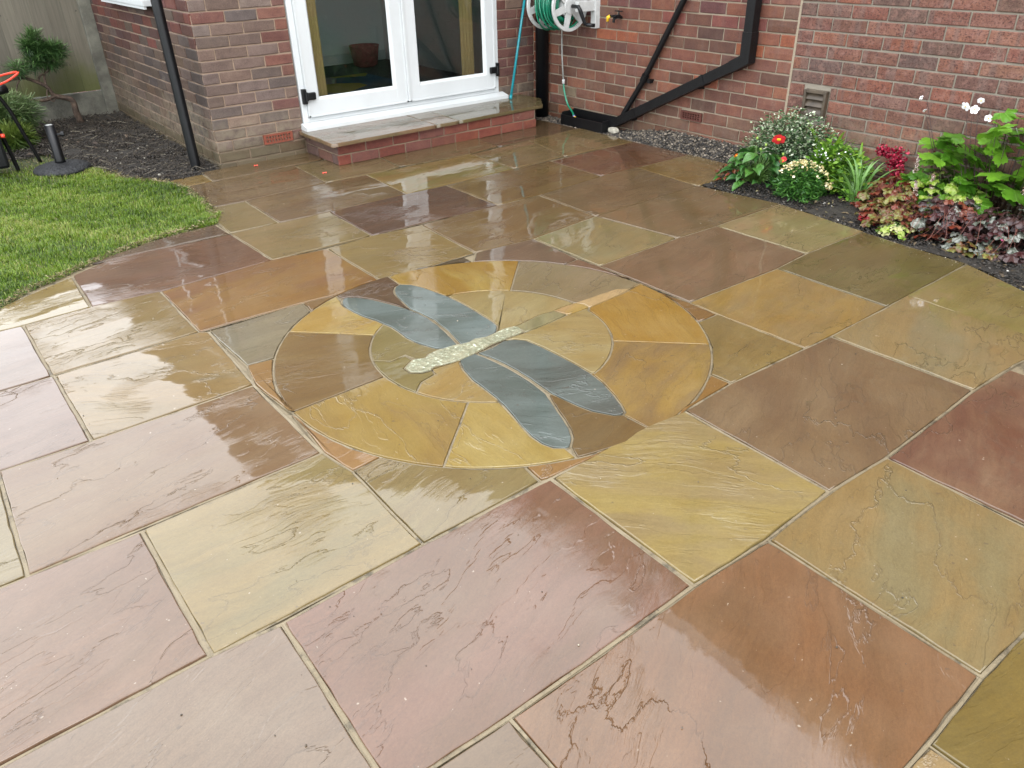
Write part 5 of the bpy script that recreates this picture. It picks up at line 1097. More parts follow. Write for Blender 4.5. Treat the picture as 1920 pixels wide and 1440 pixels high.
# grass blades
def blades(poly, n, hmin, hmax, mat, name, dens=None, seed=3, lean=0.5, w=0.0013, z0=-0.008):
    rg = np.random.default_rng(seed); P = np.array(poly); lo, hi = P.min(0), P.max(0)
    pts = rg.uniform(lo, hi, (int(n*2.2), 2)); pts = pts[in_poly(pts, poly)][:n]
    if dens is not None: k = rg.random(len(pts)) < dens(pts); pts = pts[k]
    m = len(pts); h = rg.uniform(hmin, hmax, m); a = rg.uniform(0, 2*PI, m); hv = 0.72+0.28*np.sin(pts[:, 0]*17+np.sin(pts[:, 1]*9)*2)*np.sin(pts[:, 1]*21+1.3); h = h*hv; ln = rg.uniform(0.1, 1.0, m)*lean
    f1 = 0.5; dx, dy = np.cos(a), np.sin(a); px_, py_ = -dy*w, dx*w
    V = np.zeros((m, 5, 3))
    V[:, 0] = np.c_[pts[:, 0]-px_, pts[:, 1]-py_, np.full(m, z0)]; V[:, 1] = np.c_[pts[:, 0]+px_, pts[:, 1]+py_, np.full(m, z0)]
    mx = dx*h*ln*0.35; my = dy*h*ln*0.35
    V[:, 2] = np.c_[pts[:, 0]+mx+px_*.8, pts[:, 1]+my+py_*.8, z0+h*0.6]; V[:, 3] = np.c_[pts[:, 0]+mx-px_*.8, pts[:, 1]+my-py_*.8, z0+h*0.6]
    V[:, 4] = np.c_[pts[:, 0]+dx*h*ln, pts[:, 1]+dy*h*ln, z0+h*(1-0.35*ln)]
    b = np.arange(m)[:, None]*5
    F = np.concatenate([b+np.array([0, 1, 2]), b+np.array([0, 2, 3]), b+np.array([3, 2, 4])])
    nz_ = np.sin(pts[:, 0]*3.1+1.0)*np.sin(pts[:, 1]*2.7)*.5 + np.sin(pts[:, 0]*9+pts[:, 1]*7)*.35 + np.sin(pts[:, 0]*23-pts[:, 1]*17)*np.sin(pts[:, 1]*29)*.35
    r = np.clip(0.5+0.30*nz_+rg.normal(0, .24, m), 0, 1)
    o = soup(name, V.reshape(-1, 3), F, mat, np.repeat(r, 5)); return o
M_GRASS = mat_rnd('grass_blades', [(0.0, (0.022, 0.045, 0.005)), (0.28, (0.075, 0.145, 0.007)), (0.6, (0.155, 0.255, 0.015)), (0.85, (0.25, 0.31, 0.045)), (1.0, (0.38, 0.34, 0.14))], rough=0.45, trans=0.35, coat=0.3)
M_STRAW = mat_rnd('dry_grass_blades', [(0.0, (0.05, 0.045, 0.015)), (0.4, (0.14, 0.12, 0.05)), (0.7, (0.26, 0.21, 0.11)), (1.0, (0.40, 0.34, 0.20))], rough=0.6, trans=0.2, coat=0.2)
LV = [(-1.6, 3.3)] + [p for p in LAWN[1:18]] + [(0.3, 7.05), (-1.6, 7.1)]
def dens_green(p):
    # thinner and worn towards the back, thick in front
    d = np.clip((6.75-p[:, 1])/0.9, 0.04, 1.0)
    w = np.sin(p[:, 0]*5.3+p[:, 1]*2.1)*np.sin(p[:, 1]*6.1-p[:, 0]*1.7)+0.6*np.sin(p[:, 0]*13+1)*np.sin(p[:, 1]*11)
    return d*np.clip(1.15-0.75*np.clip(w-0.35, 0, 1), 0.12, 1)
g1 = blades(LV, 300000, 0.018, 0.046, M_GRASS, 'grass', dens_green, lean=0.9); tag(g1, 'short green lawn grass', 'grass', kind='stuff')
g2 = blades(LV, 26000, 0.015, 0.040, M_STRAW, 'dry_grass', lambda p: np.clip(0.25+0.9*np.clip((p[:, 1]-5.9)/0.8, 0, 1), 0, 1), seed=5, lean=1.6); tag(g2, 'yellowed dry blades among the lawn grass', 'grass', kind='stuff')
# ragged cut turf edge along the patio
E1 = []
for i in range(2, 15):
    a, b = np.array(LAWN[i]), np.array(LAWN[i+1]); L = np.hypot(*(b-a))
    for k in range(int(L*900)):
        t = RNG.random(); nrm = np.array([(b-a)[1], -(b-a)[0]])/L; E1.append(a+(b-a)*t+nrm*RNG.normal(0.000, 0.012))
E1 = np.array(E1); m = len(E1)
t3_ = [(-.0007, 0, 0), (.0007, 0, 0), (.0004, .009, .006), (0, .018, .003)]
V, F, r = scatter(t3_, [(0, 1, 2, 3)], mats_from(np.c_[E1, RNG.uniform(-.01, .012, m)], RNG.uniform(-.5, .7, m), np.zeros(m), RNG.uniform(0, 6.28, m), RNG.uniform(.5, 1.4, m)), RNG.random(m))
o = soup('turf_edge_roots', V, F, M_STRAW, r); tag(o, 'dry roots and thatch along the cut edge of the turf', 'turf edge', kind='stuff')
EDG = []
for i in range(2, 13):
    a, b = np.array(LAWN[i]), np.array(LAWN[i+1]); L = np.hypot(*(b-a)); nrm = np.array([(b-a)[1], -(b-a)[0]])/L
    q4 = [tuple(a-nrm*.02), tuple(b-nrm*.02), tuple(b+nrm*.012), tuple(a+nrm*.012)]
    o = blades(q4, int(L*2600), 0.012, 0.036, M_GRASS, 'edge_grass', seed=30+i, lean=1.7); tag(o, 'fringe of grass leaning over the paving along the lawn edge', 'grass', kind='stuff', group='lawn edge fringe')
gfr = blades([(1.29, 4.44), (1.37, 4.62), (1.28, 4.66), (1.12, 4.50), (1.18, 4.43)], 2500, 0.02, 0.05, M_GRASS, 'edge_grass', seed=8, lean=1.5); tag(gfr, 'grass spilling over the corner of the patio', 'grass', kind='stuff')

# soil litter
def stones(name, pts, smin, smax, mat, label, cat, flat=0.65, seed=1):
    rg = np.random.default_rng(seed); bm = bmesh.new(); bmesh.ops.create_icosphere(bm, subdivisions=1, radius=1)
    tv = np.array([v.co[:] for v in bm.verts]); tf = np.array([[v.index for v in f.verts] for f in bm.faces]); bm.free()
    tv = tv*(1+rg.normal(0, .12, tv.shape)); n = len(pts); s = rg.uniform(smin, smax, n)*rg.choice([1, 1, 1, 1.5], n)
    M = mats_from(pts, rg.uniform(-.4, .4, n), rg.uniform(-.4, .4, n), rg.uniform(0, 6.28, n), s, s*rg.uniform(.6, 1.0, n), s*flat)
    V, F, r = scatter(tv, tf, M, rg.random(n)); o = soup(name, V, F, mat, r); tag(o, label, cat, kind='stuff'); return o
def rnd_in(poly, n, seed):
    rg = np.random.default_rng(seed); P = np.array(poly); pts = rg.uniform(P.min(0), P.max(0), (n*4, 2)); return pts[in_poly(pts, poly)][:n]
M_GRAVEL = mat_rnd('mixed_gravel', [(0.0, (0.010, 0.009, 0.009)), (0.35, (0.035, 0.031, 0.027)), (0.6, (0.075, 0.062, 0.048)), (0.85, (0.14, 0.115, 0.085)), (1.0, (0.26, 0.22, 0.17))], rough=0.6, coat=0.15)
p = rnd_in(GRV, 5200, 11); z = -0.014+0.10*np.clip((p[:, 0]-4.46)/0.15, 0, 1)*np.clip((4.6-p[:, 1])/0.6, 0, 1)
stones('gravel', np.c_[p, z+RNG.uniform(-.004, .008, len(p))], 0.004, 0.0095, M_GRAVEL, 'small wet grey and buff gravel along the foot of the brick wall', 'gravel', seed=12)
SL_V = [(0.2, 7.0), (0.85, 6.85), (1.0, 6.5), (1.08, 6.1), (1.15, 5.80), (1.30, 5.555), (1.46, 5.50), (1.735, 5.60), (1.74, 8.30), (-0.6, 8.30), (-0.6, 7.0)]
M_CRUMB = mat_rnd('soil_crumbs', [(0.0, (0.010, 0.008, 0.006)), (0.5, (0.020, 0.015, 0.011)), (0.88, (0.04, 0.03, 0.021)), (0.985, (0.08, 0.065, 0.045)), (1.0, (0.35, 0.33, 0.28))], rough=0.7, coat=0.2)
p = rnd_in(SL_V, 16000, 13); stones('soil_crumbs', np.c_[p, RNG.uniform(-.01, .022, len(p))], 0.002, 0.0085, M_CRUMB, 'crumbs and small stones lying on the bare soil', 'soil crumbs', seed=14)
p = rnd_in([(3.70, 1.091), (3.84, 1.40), (3.86, 1.7), (3.9, 1.96), (3.98, 2.53), (3.935, 3.09), (4.44, 3.16), (4.6, 3.1), (4.6, .6), (3.45, .675)], 15000, 15)
stones('bed_crumbs', np.c_[p, -0.012+0.05*np.clip((p[:, 0]-4.0)/.6, 0, 1)+RNG.uniform(-.006, .008, len(p))], 0.002, 0.008, mat_rnd('bed_crumb_mix', [(0.0, (0.006, 0.006, 0.005)), (0.6, (0.018, 0.015, 0.012)), (0.9, (0.05, 0.042, 0.035)), (0.985, (0.08, 0.07, 0.06)), (1.0, (0.5, 0.48, 0.44))], rough=0.7, coat=0.1), 'dark crumbs and pale grit on the flower bed soil', 'soil crumbs', seed=16)
M_BITS = mat_rnd('bed_litter', [(0.0, (0.015, 0.010, 0.007)), (0.6, (0.05, 0.035, 0.02)), (0.9, (0.12, 0.09, 0.05)), (1.0, (0.22, 0.20, 0.10))], rough=0.6)
p = rnd_in([(3.72, 1.1), (3.85, 1.40), (3.87, 1.7), (3.91, 1.96), (3.99, 2.53), (3.94, 3.07), (4.3, 3.1), (4.3, .9), (3.5, .675)], 900, 25); m = len(p); lf0 = [(0, -.012, 0), (.006, 0, .003), (0, .014, 0), (-.006, 0, .003)]
V, F, r = scatter(lf0, [(0, 1, 2, 3)], mats_from(np.c_[p, -0.004+0.05*np.clip((p[:, 0]-4.0)/.6, 0, 1)+RNG.uniform(0, .01, m)], RNG.uniform(-.5, .5, m), RNG.uniform(-.5, .5, m), RNG.uniform(0, 6.28, m), RNG.uniform(.3, 1.3, m)), RNG.random(m))
o = soup('bed_litter', V, F, M_BITS, r); tag(o, 'dead leaf scraps scattered over the flower bed soil', 'litter', kind='stuff')
# twigs and straw on the soil
p = rnd_in(SL_V, 2600, 17); m = len(p)
tw = [(-.0012, 0, 0), (.0012, 0, 0), (.0010, .05, .006), (-.0010, .05, .006), (0, 0, .002), (0, .05, .008)]
V, F, r = scatter(tw, [(0, 1, 2, 3), (1, 4, 5, 2), (4, 0, 3, 5)], mats_from(np.c_[p, RNG.uniform(.004, .028, m)], RNG.uniform(-.25, .35, m), np.zeros(m), RNG.uniform(0, 6.28, m), RNG.uniform(.3, 1.8, m)), RNG.random(m))
M_TWIG = mat_rnd('twig_litter', [(0.0, (0.02, 0.014, 0.01)), (0.6, (0.04, 0.03, 0.02)), (0.9, (0.10, 0.085, 0.06)), (1.0, (0.26, 0.23, 0.17))], rough=0.7)
o = soup('twig_litter', V, F, M_TWIG, r); tag(o, 'dead stalks and twigs strewn over the bare soil', 'litter', kind='stuff')
p = rnd_in(SL_V, 90, 19); m = len(p); lf = [(0, -.018, 0), (.012, 0, .004), (0, .022, 0), (-.012, 0, .004)]
V, F, r = scatter(lf, [(0, 1, 2, 3)], mats_from(np.c_[p, RNG.uniform(.01, .03, m)], RNG.uniform(-.5, .5, m), RNG.uniform(-.5, .5, m), RNG.uniform(0, 6.28, m), RNG.uniform(.5, 1.5, m)), RNG.random(m))
o = soup('fallen_leaves', V, F, mat_rnd('dead_leaf', [(0, (.03, .018, .010)), (.6, (.07, .045, .03)), (1, (.14, .10, .07))], rough=.6), r); tag(o, 'brown dead leaves lying on the bare soil', 'fallen leaves', kind='stuff')

# grit and crumbs washed onto the paving
PV = [(-0.6, 0.2), (3.3, -0.1), (3.70, 1.09), (3.82, 1.70), (3.9, 2.5), (3.9, 3.05), (4.40, 3.2), (4.4, 5.0), (2.3, 4.9), (1.5, 5.5), (1.38, 4.5), (0.4, 4.1), (-0.2, 3.8)]
p = rnd_in(PV, 420, 61)
p2 = []
for i in range(2, 12):
    a, b = np.array(LAWN[i]), np.array(LAWN[i+1]); L = np.hypot(*(b-a)); nrm = np.array([(b-a)[1], -(b-a)[0]])/L
    for k in range(int(L*260)): p2.append(a+(b-a)*RNG.random()+nrm*abs(RNG.normal(0.0, 0.045)))
for a, b in (((3.84, 1.399), (3.855, 1.705)), ((3.855, 1.705), (3.895, 1.96)), ((3.895, 1.96), (3.975, 2.534)), ((3.975, 2.534), (3.93, 3.10)), ((3.71, 1.09), (3.84, 1.40)), ((4.44, 3.2), (4.445, 4.7))):
    a, b = np.array(a), np.array(b)
    for k in range(int(np.hypot(*(b-a))*220)): q = a+(b-a)*RNG.random(); p2.append((q[0]-abs(RNG.normal(0, .05)), q[1]))
p = np.concatenate([p, np.array(p2)]); 
stones('grit', np.c_[p, np.full(len(p), 0.0022)], 0.0007, 0.0024, mat_rnd('grit_mix', [(0.0, (0.015, 0.012, 0.01)), (0.5, (0.06, 0.045, 0.03)), (0.85, (0.15, 0.12, 0.08)), (1.0, (0.40, 0.36, 0.28))], rough=.6), 'grit and soil crumbs washed onto the wet paving', 'grit', seed=62)
# ------------------------------------------------------------------ plants
def leaf_mesh(name, kind, mat, seed=0, L=0.05, W=0.03):
    """one leaf blade: base at the origin, tip along +Y, upper side +Z"""
    r = random.Random(seed); V = []; F = []
    if kind == 'ovate':
        n = 6; V.append((0, 0, 0))
        for i in range(1, n):
            t = i/n; w = W*math.sin(PI*t**0.85)*(1-0.15*t)*0.5; z = 0.10*L*math.sin(PI*t) - 0.12*L*t*t
            V += [(-w, L*t, z+w*0.35), (0, L*t, z-0.0), (w, L*t, z+w*0.35)]
        V.append((0, L, -0.16*L)); e = len(V)-1
        F += [(0, 2, 1), (0, 3, 2)]
        for i in range(n-2):
            a = 1+3*i; F += [(a, a+1, a+4, a+3), (a+1, a+2, a+5, a+4)]
        a = 1+3*(n-2); F += [(a, a+1, e), (a+1, a+2, e)]
    elif kind == 'lobed':    # palmate, three to five toothed lobes
        pts = []; lobes = 5
        for i in range(41):
            a = -2.45 + 4.9*i/40
            rr = 0.58 + 0.42*abs(math.cos(a*lobes/ (2*1.56)))**0.8 + 0.05*((i % 2)*2-1)
            rr *= (1.0 if abs(a) < 1.9 else 0.78)
            pts.append((L*0.55*rr*math.sin(a)*W/L*1.9, L*0.42 + L*0.55*rr*math.cos(a)))
        V.append((0, L*0.36, -0.0)); 
        for x, y in pts:
            d = math.hypot(x, y-L*.4); V.append((x, y, -0.25*d*d/L + 0.05*L*math.cos(math.atan2(x, y-L*.36)*5) + r.uniform(-.02, .02)*L))
        k = len(pts)
        # inner ring for a fold at the veins
        F += [(0, 1+i+1, 1+i) for i in range(k-1)]
    elif kind == 'round':    # scalloped, ruffled
        n = 26; V.append((0, L*0.12, 0.0))
        for q, fr in ((0.55, .5), (1.0, 1.0)):
            for i in range(n):
                a = -2.75 + 5.5*i/(n-1); rr = L*0.5*q*(1 + (0.08*math.cos(a*7*1.0+seed) if q == 1.0 else 0) + (0.05*((i % 2)*2-1) if q == 1.0 else 0))
                z = (0.10*L*math.cos(a*5+seed)*q*q) + (-0.12*L*q*q) + r.uniform(-.02, .02)*L
                V.append((rr*math.sin(a), L*0.42 + rr*math.cos(a), z))
        F += [(0, 2+i, 1+i) for i in range(n-1)]
        F += [(1+i, 2+i, n+2+i, n+1+i) for i in range(n-1)]
    elif kind == 'strap':
        n = 8
        for i in range(n+1):
            t = i/n; w = W*0.5*(1-t**3)*(0.75+0.25*math.sin(PI*min(1, t*1.5))); z = L*(t - 0.28*t*t*t); y = L*0.5*t*t*(0.4+seed*0.12)
            V += [(-w, y, z), (0, y-w*0.35, z), (w, y, z)]
        for i in range(n):
            a = 3*i; F += [(a, a+1, a+4, a+3), (a+1, a+2, a+5, a+4)]
    me = bpy.data.meshes.new(name); me.from_pydata(V, [], F); me.update(); me.materials.append(mat)
    me.polygons.foreach_set('use_smooth', [True]*len(me.polygons)); return me

def plant(name, label, cat, loc, group=None): return empty(name, loc, label, cat, group)

def dome_leaves(pl, meshes, n, rx, ry, h, size=(0.7, 1.3), seed=1, tilt=0.7, low=0.1, stem=None, part='leaf', up=0.0, rows=None, zmin=0.01):
    """leaves over a dome, blades pointing outwards and drooping; petioles joined as the stems part"""
    rg = random.Random(seed); S = MB()
    for i in range(n):
        u = (i+0.5)/n; el = math.asin(low + (1-low)*u**0.9); az = i*2.39996 + rg.uniform(-.5, .5); k = rg.uniform(0.72, 1.0)
        p = Vector((rx*k*math.cos(el)*math.cos(az), ry*k*math.cos(el)*math.sin(az), max(zmin, h*k*math.sin(el))))
        s = rg.uniform(*size); out = Vector((p.x/rx, p.y/ry, 0)); oa = math.atan2(out.y, out.x) if out.length > .05 else rg.uniform(0, 6.28)
        pitch = tilt*(0.15 - math.sin(el)) * 0.6 + rg.uniform(-.45, .35) + up
        o = inst(part, rg.choice(meshes), pl, p, (pitch, rg.uniform(-.5, .5), oa - PI/2 + rg.uniform(-.7, .7)), (s, s, s))
        if stem: 
            b = Vector((p.x*0.2, p.y*0.2, 0.0)); m_ = (b+p)/2 + Vector((rg.uniform(-.01, .01), rg.uniform(-.01, .01), 0.02)); S.tube([b, m_, p], [stem*1.2, stem, stem*.8], 5)
    if stem: return S
    return None

def finish_stems(S, mat, pl, name='stem'):
    o = S.obj(name, mat, pl, smooth=True); o['kind'] = 'stuff'; return o

def petal_flower(pl, at, n, L, W, mat, cmat, tilt=0.5, face=(0, 0), name='flower', seed=0, cr=0.006):
    """a flower head: petals joined round a small centre; a sub-part centre"""
    rg = random.Random(seed); V = []; F = []
    for k in range(n):
        a = 2*PI*k/n + rg.uniform(-.12, .12); c, s = math.cos(a), math.sin(a); tl = tilt + rg.uniform(-.15, .15); b = len(V)
        prof = [(0.12, 0.25), (0.45, 0.95), (0.75, 1.0), (0.95, 0.6), (1.03, 0.0)]
        for t, w in prof:
            r_ = L*t*math.cos(tl*(0.5+t*.5)); z = L*t*math.sin(tl*(1.1-t*0.9)); hw = W*0.5*w
            for q in (-1, 0, 1): V.append((r_*c - q*hw*s, r_*s + q*hw*c, z + (0.18*hw if q else -0.1*hw)))
        for i in range(len(prof)-1):
            for j in range(2): F.append((b+i*3+j, b+i*3+j+1, b+i*3+j+4, b+i*3+j+3))
    o = mesh_obj(name, V, F, mat, pl, at, smooth=True); o.rotation_euler = (face[0], face[1], rg.uniform(0, 6))
    cb = MB().disc_lathe([(cr*.7, -0.002), (cr, 0.002), (cr*.6, 0.006)], (0, 0, 0), 'z', 10).obj('centre', cmat, o, smooth=True)
    return o

G1 = (0.020, 0.070, 0.012)
ML_DAHL = mat_leaf('dahlia_leaf', (0.022, 0.085, 0.018), (0.075, 0.20, 0.03), (0.10, 0.22, 0.06), trans=0.25, coat=0.35, vein_s=10)
ML_ANEM = mat_leaf('anemone_leaf', (0.055, 0.17, 0.012), (0.15, 0.33, 0.025), (0.20, 0.38, 0.08), trans=0.35, coat=0.35, vein_s=12)
ML_LIME = mat_leaf('lime_heuchera_leaf', (0.16, 0.30, 0.02), (0.32, 0.45, 0.05), (0.12, 0.22, 0.03), trans=0.35, coat=0.35, vein_s=14, patch=(0.44, 0.50, 0.16))
ML_COPP = mat_leaf('copper_heuchera_leaf', (0.07, 0.010, 0.007), (0.24, 0.040, 0.018), (0.03, 0.006, 0.006), trans=0.25, coat=0.4, vein_s=14, patch=(0.20, 0.07, 0.04))
ML_OLIV = mat_leaf('olive_heuchera_leaf', (0.07, 0.08, 0.015), (0.24, 0.24, 0.06), (0.10, 0.025, 0.012), trans=0.25, coat=0.4, vein_s=14, patch=(0.13, 0.035, 0.018))
ML_DARK = mat_leaf('purple_heuchera_leaf', (0.016, 0.006, 0.007), (0.055, 0.013, 0.014), (0.008, 0.004, 0.005), trans=0.15, coat=0.35, vein_s=14, patch=(0.06, 0.028, 0.026))
ML_SILV = mat_leaf('silvered_heuchera_leaf', (0.05, 0.065, 0.045), (0.13, 0.14, 0.11), (0.03, 0.02, 0.02), trans=0.15, coat=0.5, vein_s=14, patch=(0.22, 0.23, 0.20))
ML_CREAM = mat_leaf('cream_heuchera_leaf', (0.45, 0.46, 0.18), (0.62, 0.60, 0.34), (0.30, 0.34, 0.08), trans=0.3, coat=0.4, vein_s=14)
ML_RED = mat_leaf('crimson_leaf', (0.22, 0.012, 0.020), (0.42, 0.03, 0.045), (0.10, 0.01, 0.01), trans=0.3, coat=0.4, vein_s=14)
ML_STRAP = mat_leaf('strap_leaf', (0.075, 0.19, 0.03), (0.17, 0.32, 0.08), (0.22, 0.38, 0.14), trans=0.3, coat=0.35, vein_s=3)
ML_IRIS = mat_leaf('sword_leaf', (0.09, 0.22, 0.012), (0.20, 0.38, 0.03), (0.24, 0.40, 0.06), trans=0.35, coat=0.35, vein_s=3)
MS_GREEN = simple('green_stem', (0.07, 0.14, 0.025), 0.5); MS_DARK = simple('dark_stem', (0.035, 0.016, 0.012), 0.5); MS_RED = simple('reddish_stem', (0.14, 0.045, 0.03), 0.5)
MF_RED = mat_rnd('dahlia_petal', [(0, (.75, .04, .05)), (1, (.75, .04, .05))], rough=.4, trans=.25)
MF_YEL = simple('yellow_flower_centre', (0.85, 0.50, 0.03), 0.5)
MF_WHT = simple('white_petal', (0.80, 0.78, 0.80), 0.5)

# dahlia with red and yellow flowers
dl = plant('dahlia', 'dark green leafy dahlia with red and yellow flowers nearest the gravel', 'dahlia', (4.20, 2.90, 0.0))
dm = [leaf_mesh('leaf', 'ovate', ML_DAHL, s, 0.098, 0.062) for s in range(3)]
S = dome_leaves(dl, dm, 96, 0.135, 0.17, 0.235, (0.55, 1.15), 3, stem=0.0028, low=0.0, zmin=0.03)
finish_stems(S, MS_GREEN, dl)
f = petal_flower(dl, (0.055, -0.095, 0.275), 6, 0.042, 0.034, MF_RED, MF_YEL, 0.25, (0.9, -0.5), seed=2, cr=.013)
for k in range(6):
    a = 2*PI*k/6; MB().add([(0, 0, .004), (.024*math.cos(a-.16), .024*math.sin(a-.16), .0085), (.030*math.cos(a), .030*math.sin(a), .0095), (.024*math.cos(a+.16), .024*math.sin(a+.16), .0085)], [(0, 1, 2, 3)]).obj('yellow_stripe', MF_YEL, f)
f = petal_flower(dl, (0.03, -0.165, 0.165), 9, 0.034, 0.026, MF_RED, MF_YEL, 0.9, (0.8, -0.3), seed=4)
f = petal_flower(dl, (-0.085, 0.095, 0.165), 7, 0.026, 0.016, simple('orange_petal', (.75, .16, .02), .4), MF_YEL, 1.0, (0.9, -0.6), seed=5)
f = petal_flower(dl, (-0.06, 0.085, 0.165), 7, 0.016, 0.014, simple('peach_petal', (.80, .42, .18), .4), MF_YEL, 1.1, (0.9, -0.6), seed=6)
for p_ in ((-.02, -.06, .25), (.04, -.15, .20), (.01, 0.03, .27), (-.01, -.02, .215)): MB().disc_lathe([(0.003, -.008), (0.008, 0), (0.006, .007), (0.002, .010)], p_, 'z', 10).obj('bud', simple('green_bud', (.22, .34, .06), .4), dl, smooth=True)
cl = plant('coleus', 'small rusty red leaves low at the gravel side of the dahlia', 'coleus', (4.13, 3.02, 0.0))
dome_leaves(cl, [leaf_mesh('leaf', 'ovate', mat_leaf('rust_leaf', (.12, .02, .012), (.26, .06, .02), (.10, .12, .03)), 1, .05, .026), leaf_mesh('leaf', 'ovate', ML_DAHL, 2, .06, .03)], 26, 0.09, 0.10, 0.11, (0.7, 1.2), 9, low=0, zmin=.02)

# cream flowered plant with fine leaves
cp = plant('snapdragon', 'low bushy plant of fine green leaves topped with cream yellow flowers', 'snapdragon', (4.155, 2.545, 0.0))
def fine_foliage(pl, name, n, rx, ry, h, mat, tmpl, smin, smax, seed, shell=0.35, droop=0.4, z0=0.01, rim=0.0):
    rg = np.random.default_rng(seed); el = np.arcsin(rg.uniform(0.0, 1, n)); az = rg.uniform(0, 2*PI, n); k = 1-shell*rg.random(n)**1.3
    wob = 1+0.12*np.sin(az*3+seed)+0.10*np.sin(az*5+el*4)
    P = np.c_[rx*k*wob*np.cos(el)*np.cos(az), ry*k*wob*np.cos(el)*np.sin(az), z0+h*k*np.sin(el)*(1+.10*np.sin(az*4+seed))]
    M = mats_from(P, rg.normal(0.25, .45, n), rg.normal(0, .5, n), az-PI/2+rg.normal(0, .8, n), rg.uniform(smin, smax, n))
    V, F, r = scatter(tmpl[0], tmpl[1], M, rg.random(n)); o = soup(name, V, F, mat, r, pl); o['kind'] = 'stuff'; return o
T_LANCE = ([(0, 0, 0), (-.10, .35, .03), (0, .4, -.01), (.10, .35, .03), (-.06, .75, .01), (0, .78, -.03), (.06, .75, .01), (0, 1, -.08)], [(0, 2, 1, 1), (0, 3, 2, 2), (1, 2, 5, 4), (2, 3, 6, 5), (4, 5, 7, 7), (5, 6, 7, 7)])
T_LANCE = ([(0, 0, 0), (-.12, .35, .03), (0, .4, -.01), (.12, .35, .03), (0, 1, -.06), (0, .7, -.03), (-.08, .72, .0), (.08, .72, .0)], [(0, 3, 2, 1), (1, 2, 5, 6), (2, 3, 7, 5), (6, 5, 7, 4)])
T_OVAL = ([(0, 0, 0), (-.30, .45, .06), (0, .5, -.01), (.30, .45, .06), (0, 1, -.05), (-.2, .8, .02), (.2, .8, .02)], [(0, 3, 2, 1), (1, 2, 4, 5), (2, 3, 6, 4)])
M_FINE = mat_rnd('fine_green_leaf', [(0, (.018, .07, .012)), (.6, (.05, .16, .025)), (1, (.12, .28, .05))], rough=.4, trans=.25, coat=.3)
fine_foliage(cp, 'foliage', 3600, 0.135, 0.145, 0.185, M_FINE, T_LANCE, .020, .034, 21, shell=.6)
M_CREAMF = mat_rnd('cream_flower', [(0, (.62, .50, .22)), (.5, (.80, .70, .36)), (1, (.85, .78, .58))], rough=.5, trans=.2)
rg = np.random.default_rng(5); n = 330; az = rg.uniform(0, 2*PI, n); rr = np.sqrt(rg.random(n)); 
P = np.c_[0.125*rr*np.cos(az)+0.01, 0.14*rr*np.sin(az), 0.185*np.sqrt(np.clip(1-0.55*rr**2, 0, 1))+rg.uniform(0, .028, n)]
kp = (P[:, 1]*0.5 + P[:, 0] > -0.03) | (rg.random(n) < .25); P = P[kp]; n = len(P)
T_FL = ([(0, 0, -.2), (-.5, .1, .2), (-.3, .55, .1), (.3, .55, .1), (.5, .1, .2), (.0, -.45, .25)], [(0, 1, 2, 3), (0, 3, 4, 5), (0, 5, 1, 2)])
V, F, r = scatter(*T_FL, mats_from(P, rg.normal(0, .6, n), rg.normal(0, .6, n), rg.uniform(0, 6.28, n), rg.uniform(.010, .019, n)), rg.random(n)); o = soup('flower_heads', V, F, M_CREAMF, r, cp); o['kind'] = 'stuff'
P = np.array([4.225-4.155, 2.405-2.545, 0.085]) + rg.normal(0, .014, (34, 3)); n = 34
V, F, r = scatter(*T_FL, mats_from(P, rg.normal(0, .6, n), rg.normal(0, .6, n), rg.uniform(0, 6.28, n), rg.uniform(.012, .018, n)), rg.random(n)); o = soup('flower_spray', V, F, M_CREAMF, r, cp); o['kind'] = 'stuff'

# variegated shrub behind
vs = plant('variegated_shrub', 'spreading shrub of tiny white-edged green leaves against the older brick wall', 'shrub', (4.47, 2.84, 0.02))
M_VAR = mat_rnd('variegated_leaf', [(0, (.015, .045, .015)), (.35, (.05, .12, .04)), (.60, (.16, .24, .11)), (.80, (.42, .48, .32)), (1, (.62, .66, .52))], rough=.45, trans=.2, coat=.25)
fine_foliage(vs, 'foliage', 9000, 0.15, 0.36, 0.37, M_VAR, T_OVAL, .014, .027, 31, shell=.75)
fine_foliage(vs, 'sprays', 900, 0.14, 0.40, 0.38, M_VAR, T_OVAL, .010, .020, 33, shell=.2)
S = MB()
for k in range(36):
    a = random.uniform(0, 6.28); e = random.uniform(.3, 1.4); S.tube([(0, 0, 0), (.07*math.cos(a), .17*math.sin(a)*math.cos(e), .17*math.sin(e)), (.13*math.cos(a)*math.cos(e), .33*math.cos(e)*math.sin(a), .33*math.sin(e))], [.003, .002, .001], 4)
finish_stems(S, MS_DARK, vs)

# sword leaved iris by the vent, strappy clump
def straps(pl, mat, n, L, W, spread, seed, lean=0.35, part='leaf', dirn=None):
    rg = random.Random(seed); ms = [leaf_mesh(part, 'strap', mat, s, L, W) for s in range(3)]
    for i in range(n):
        a = rg.uniform(0, 6.28) if dirn is None else dirn + rg.gauss(0, .9); s = rg.uniform(.55, 1.05)
        inst(part, rg.choice(ms), pl, (rg.gauss(0, spread), rg.gauss(0, spread), 0), (-rg.uniform(0.0, lean), rg.uniform(-.12, .12), a), (1, 1, s))
ir = plant('iris', 'tall upright bright green sword leaves in front of the louvred vent', 'iris', (4.43, 2.585, 0.02)); straps(ir, ML_IRIS, 20, 0.50, 0.034, 0.022, 41, 0.22)
ir2 = plant('iris', 'arching bright green sword leaves behind the grey green strappy clump', 'iris', (4.50, 2.42, 0.03)); straps(ir2, ML_IRIS, 24, 0.38, 0.032, 0.03, 43, 0.85)
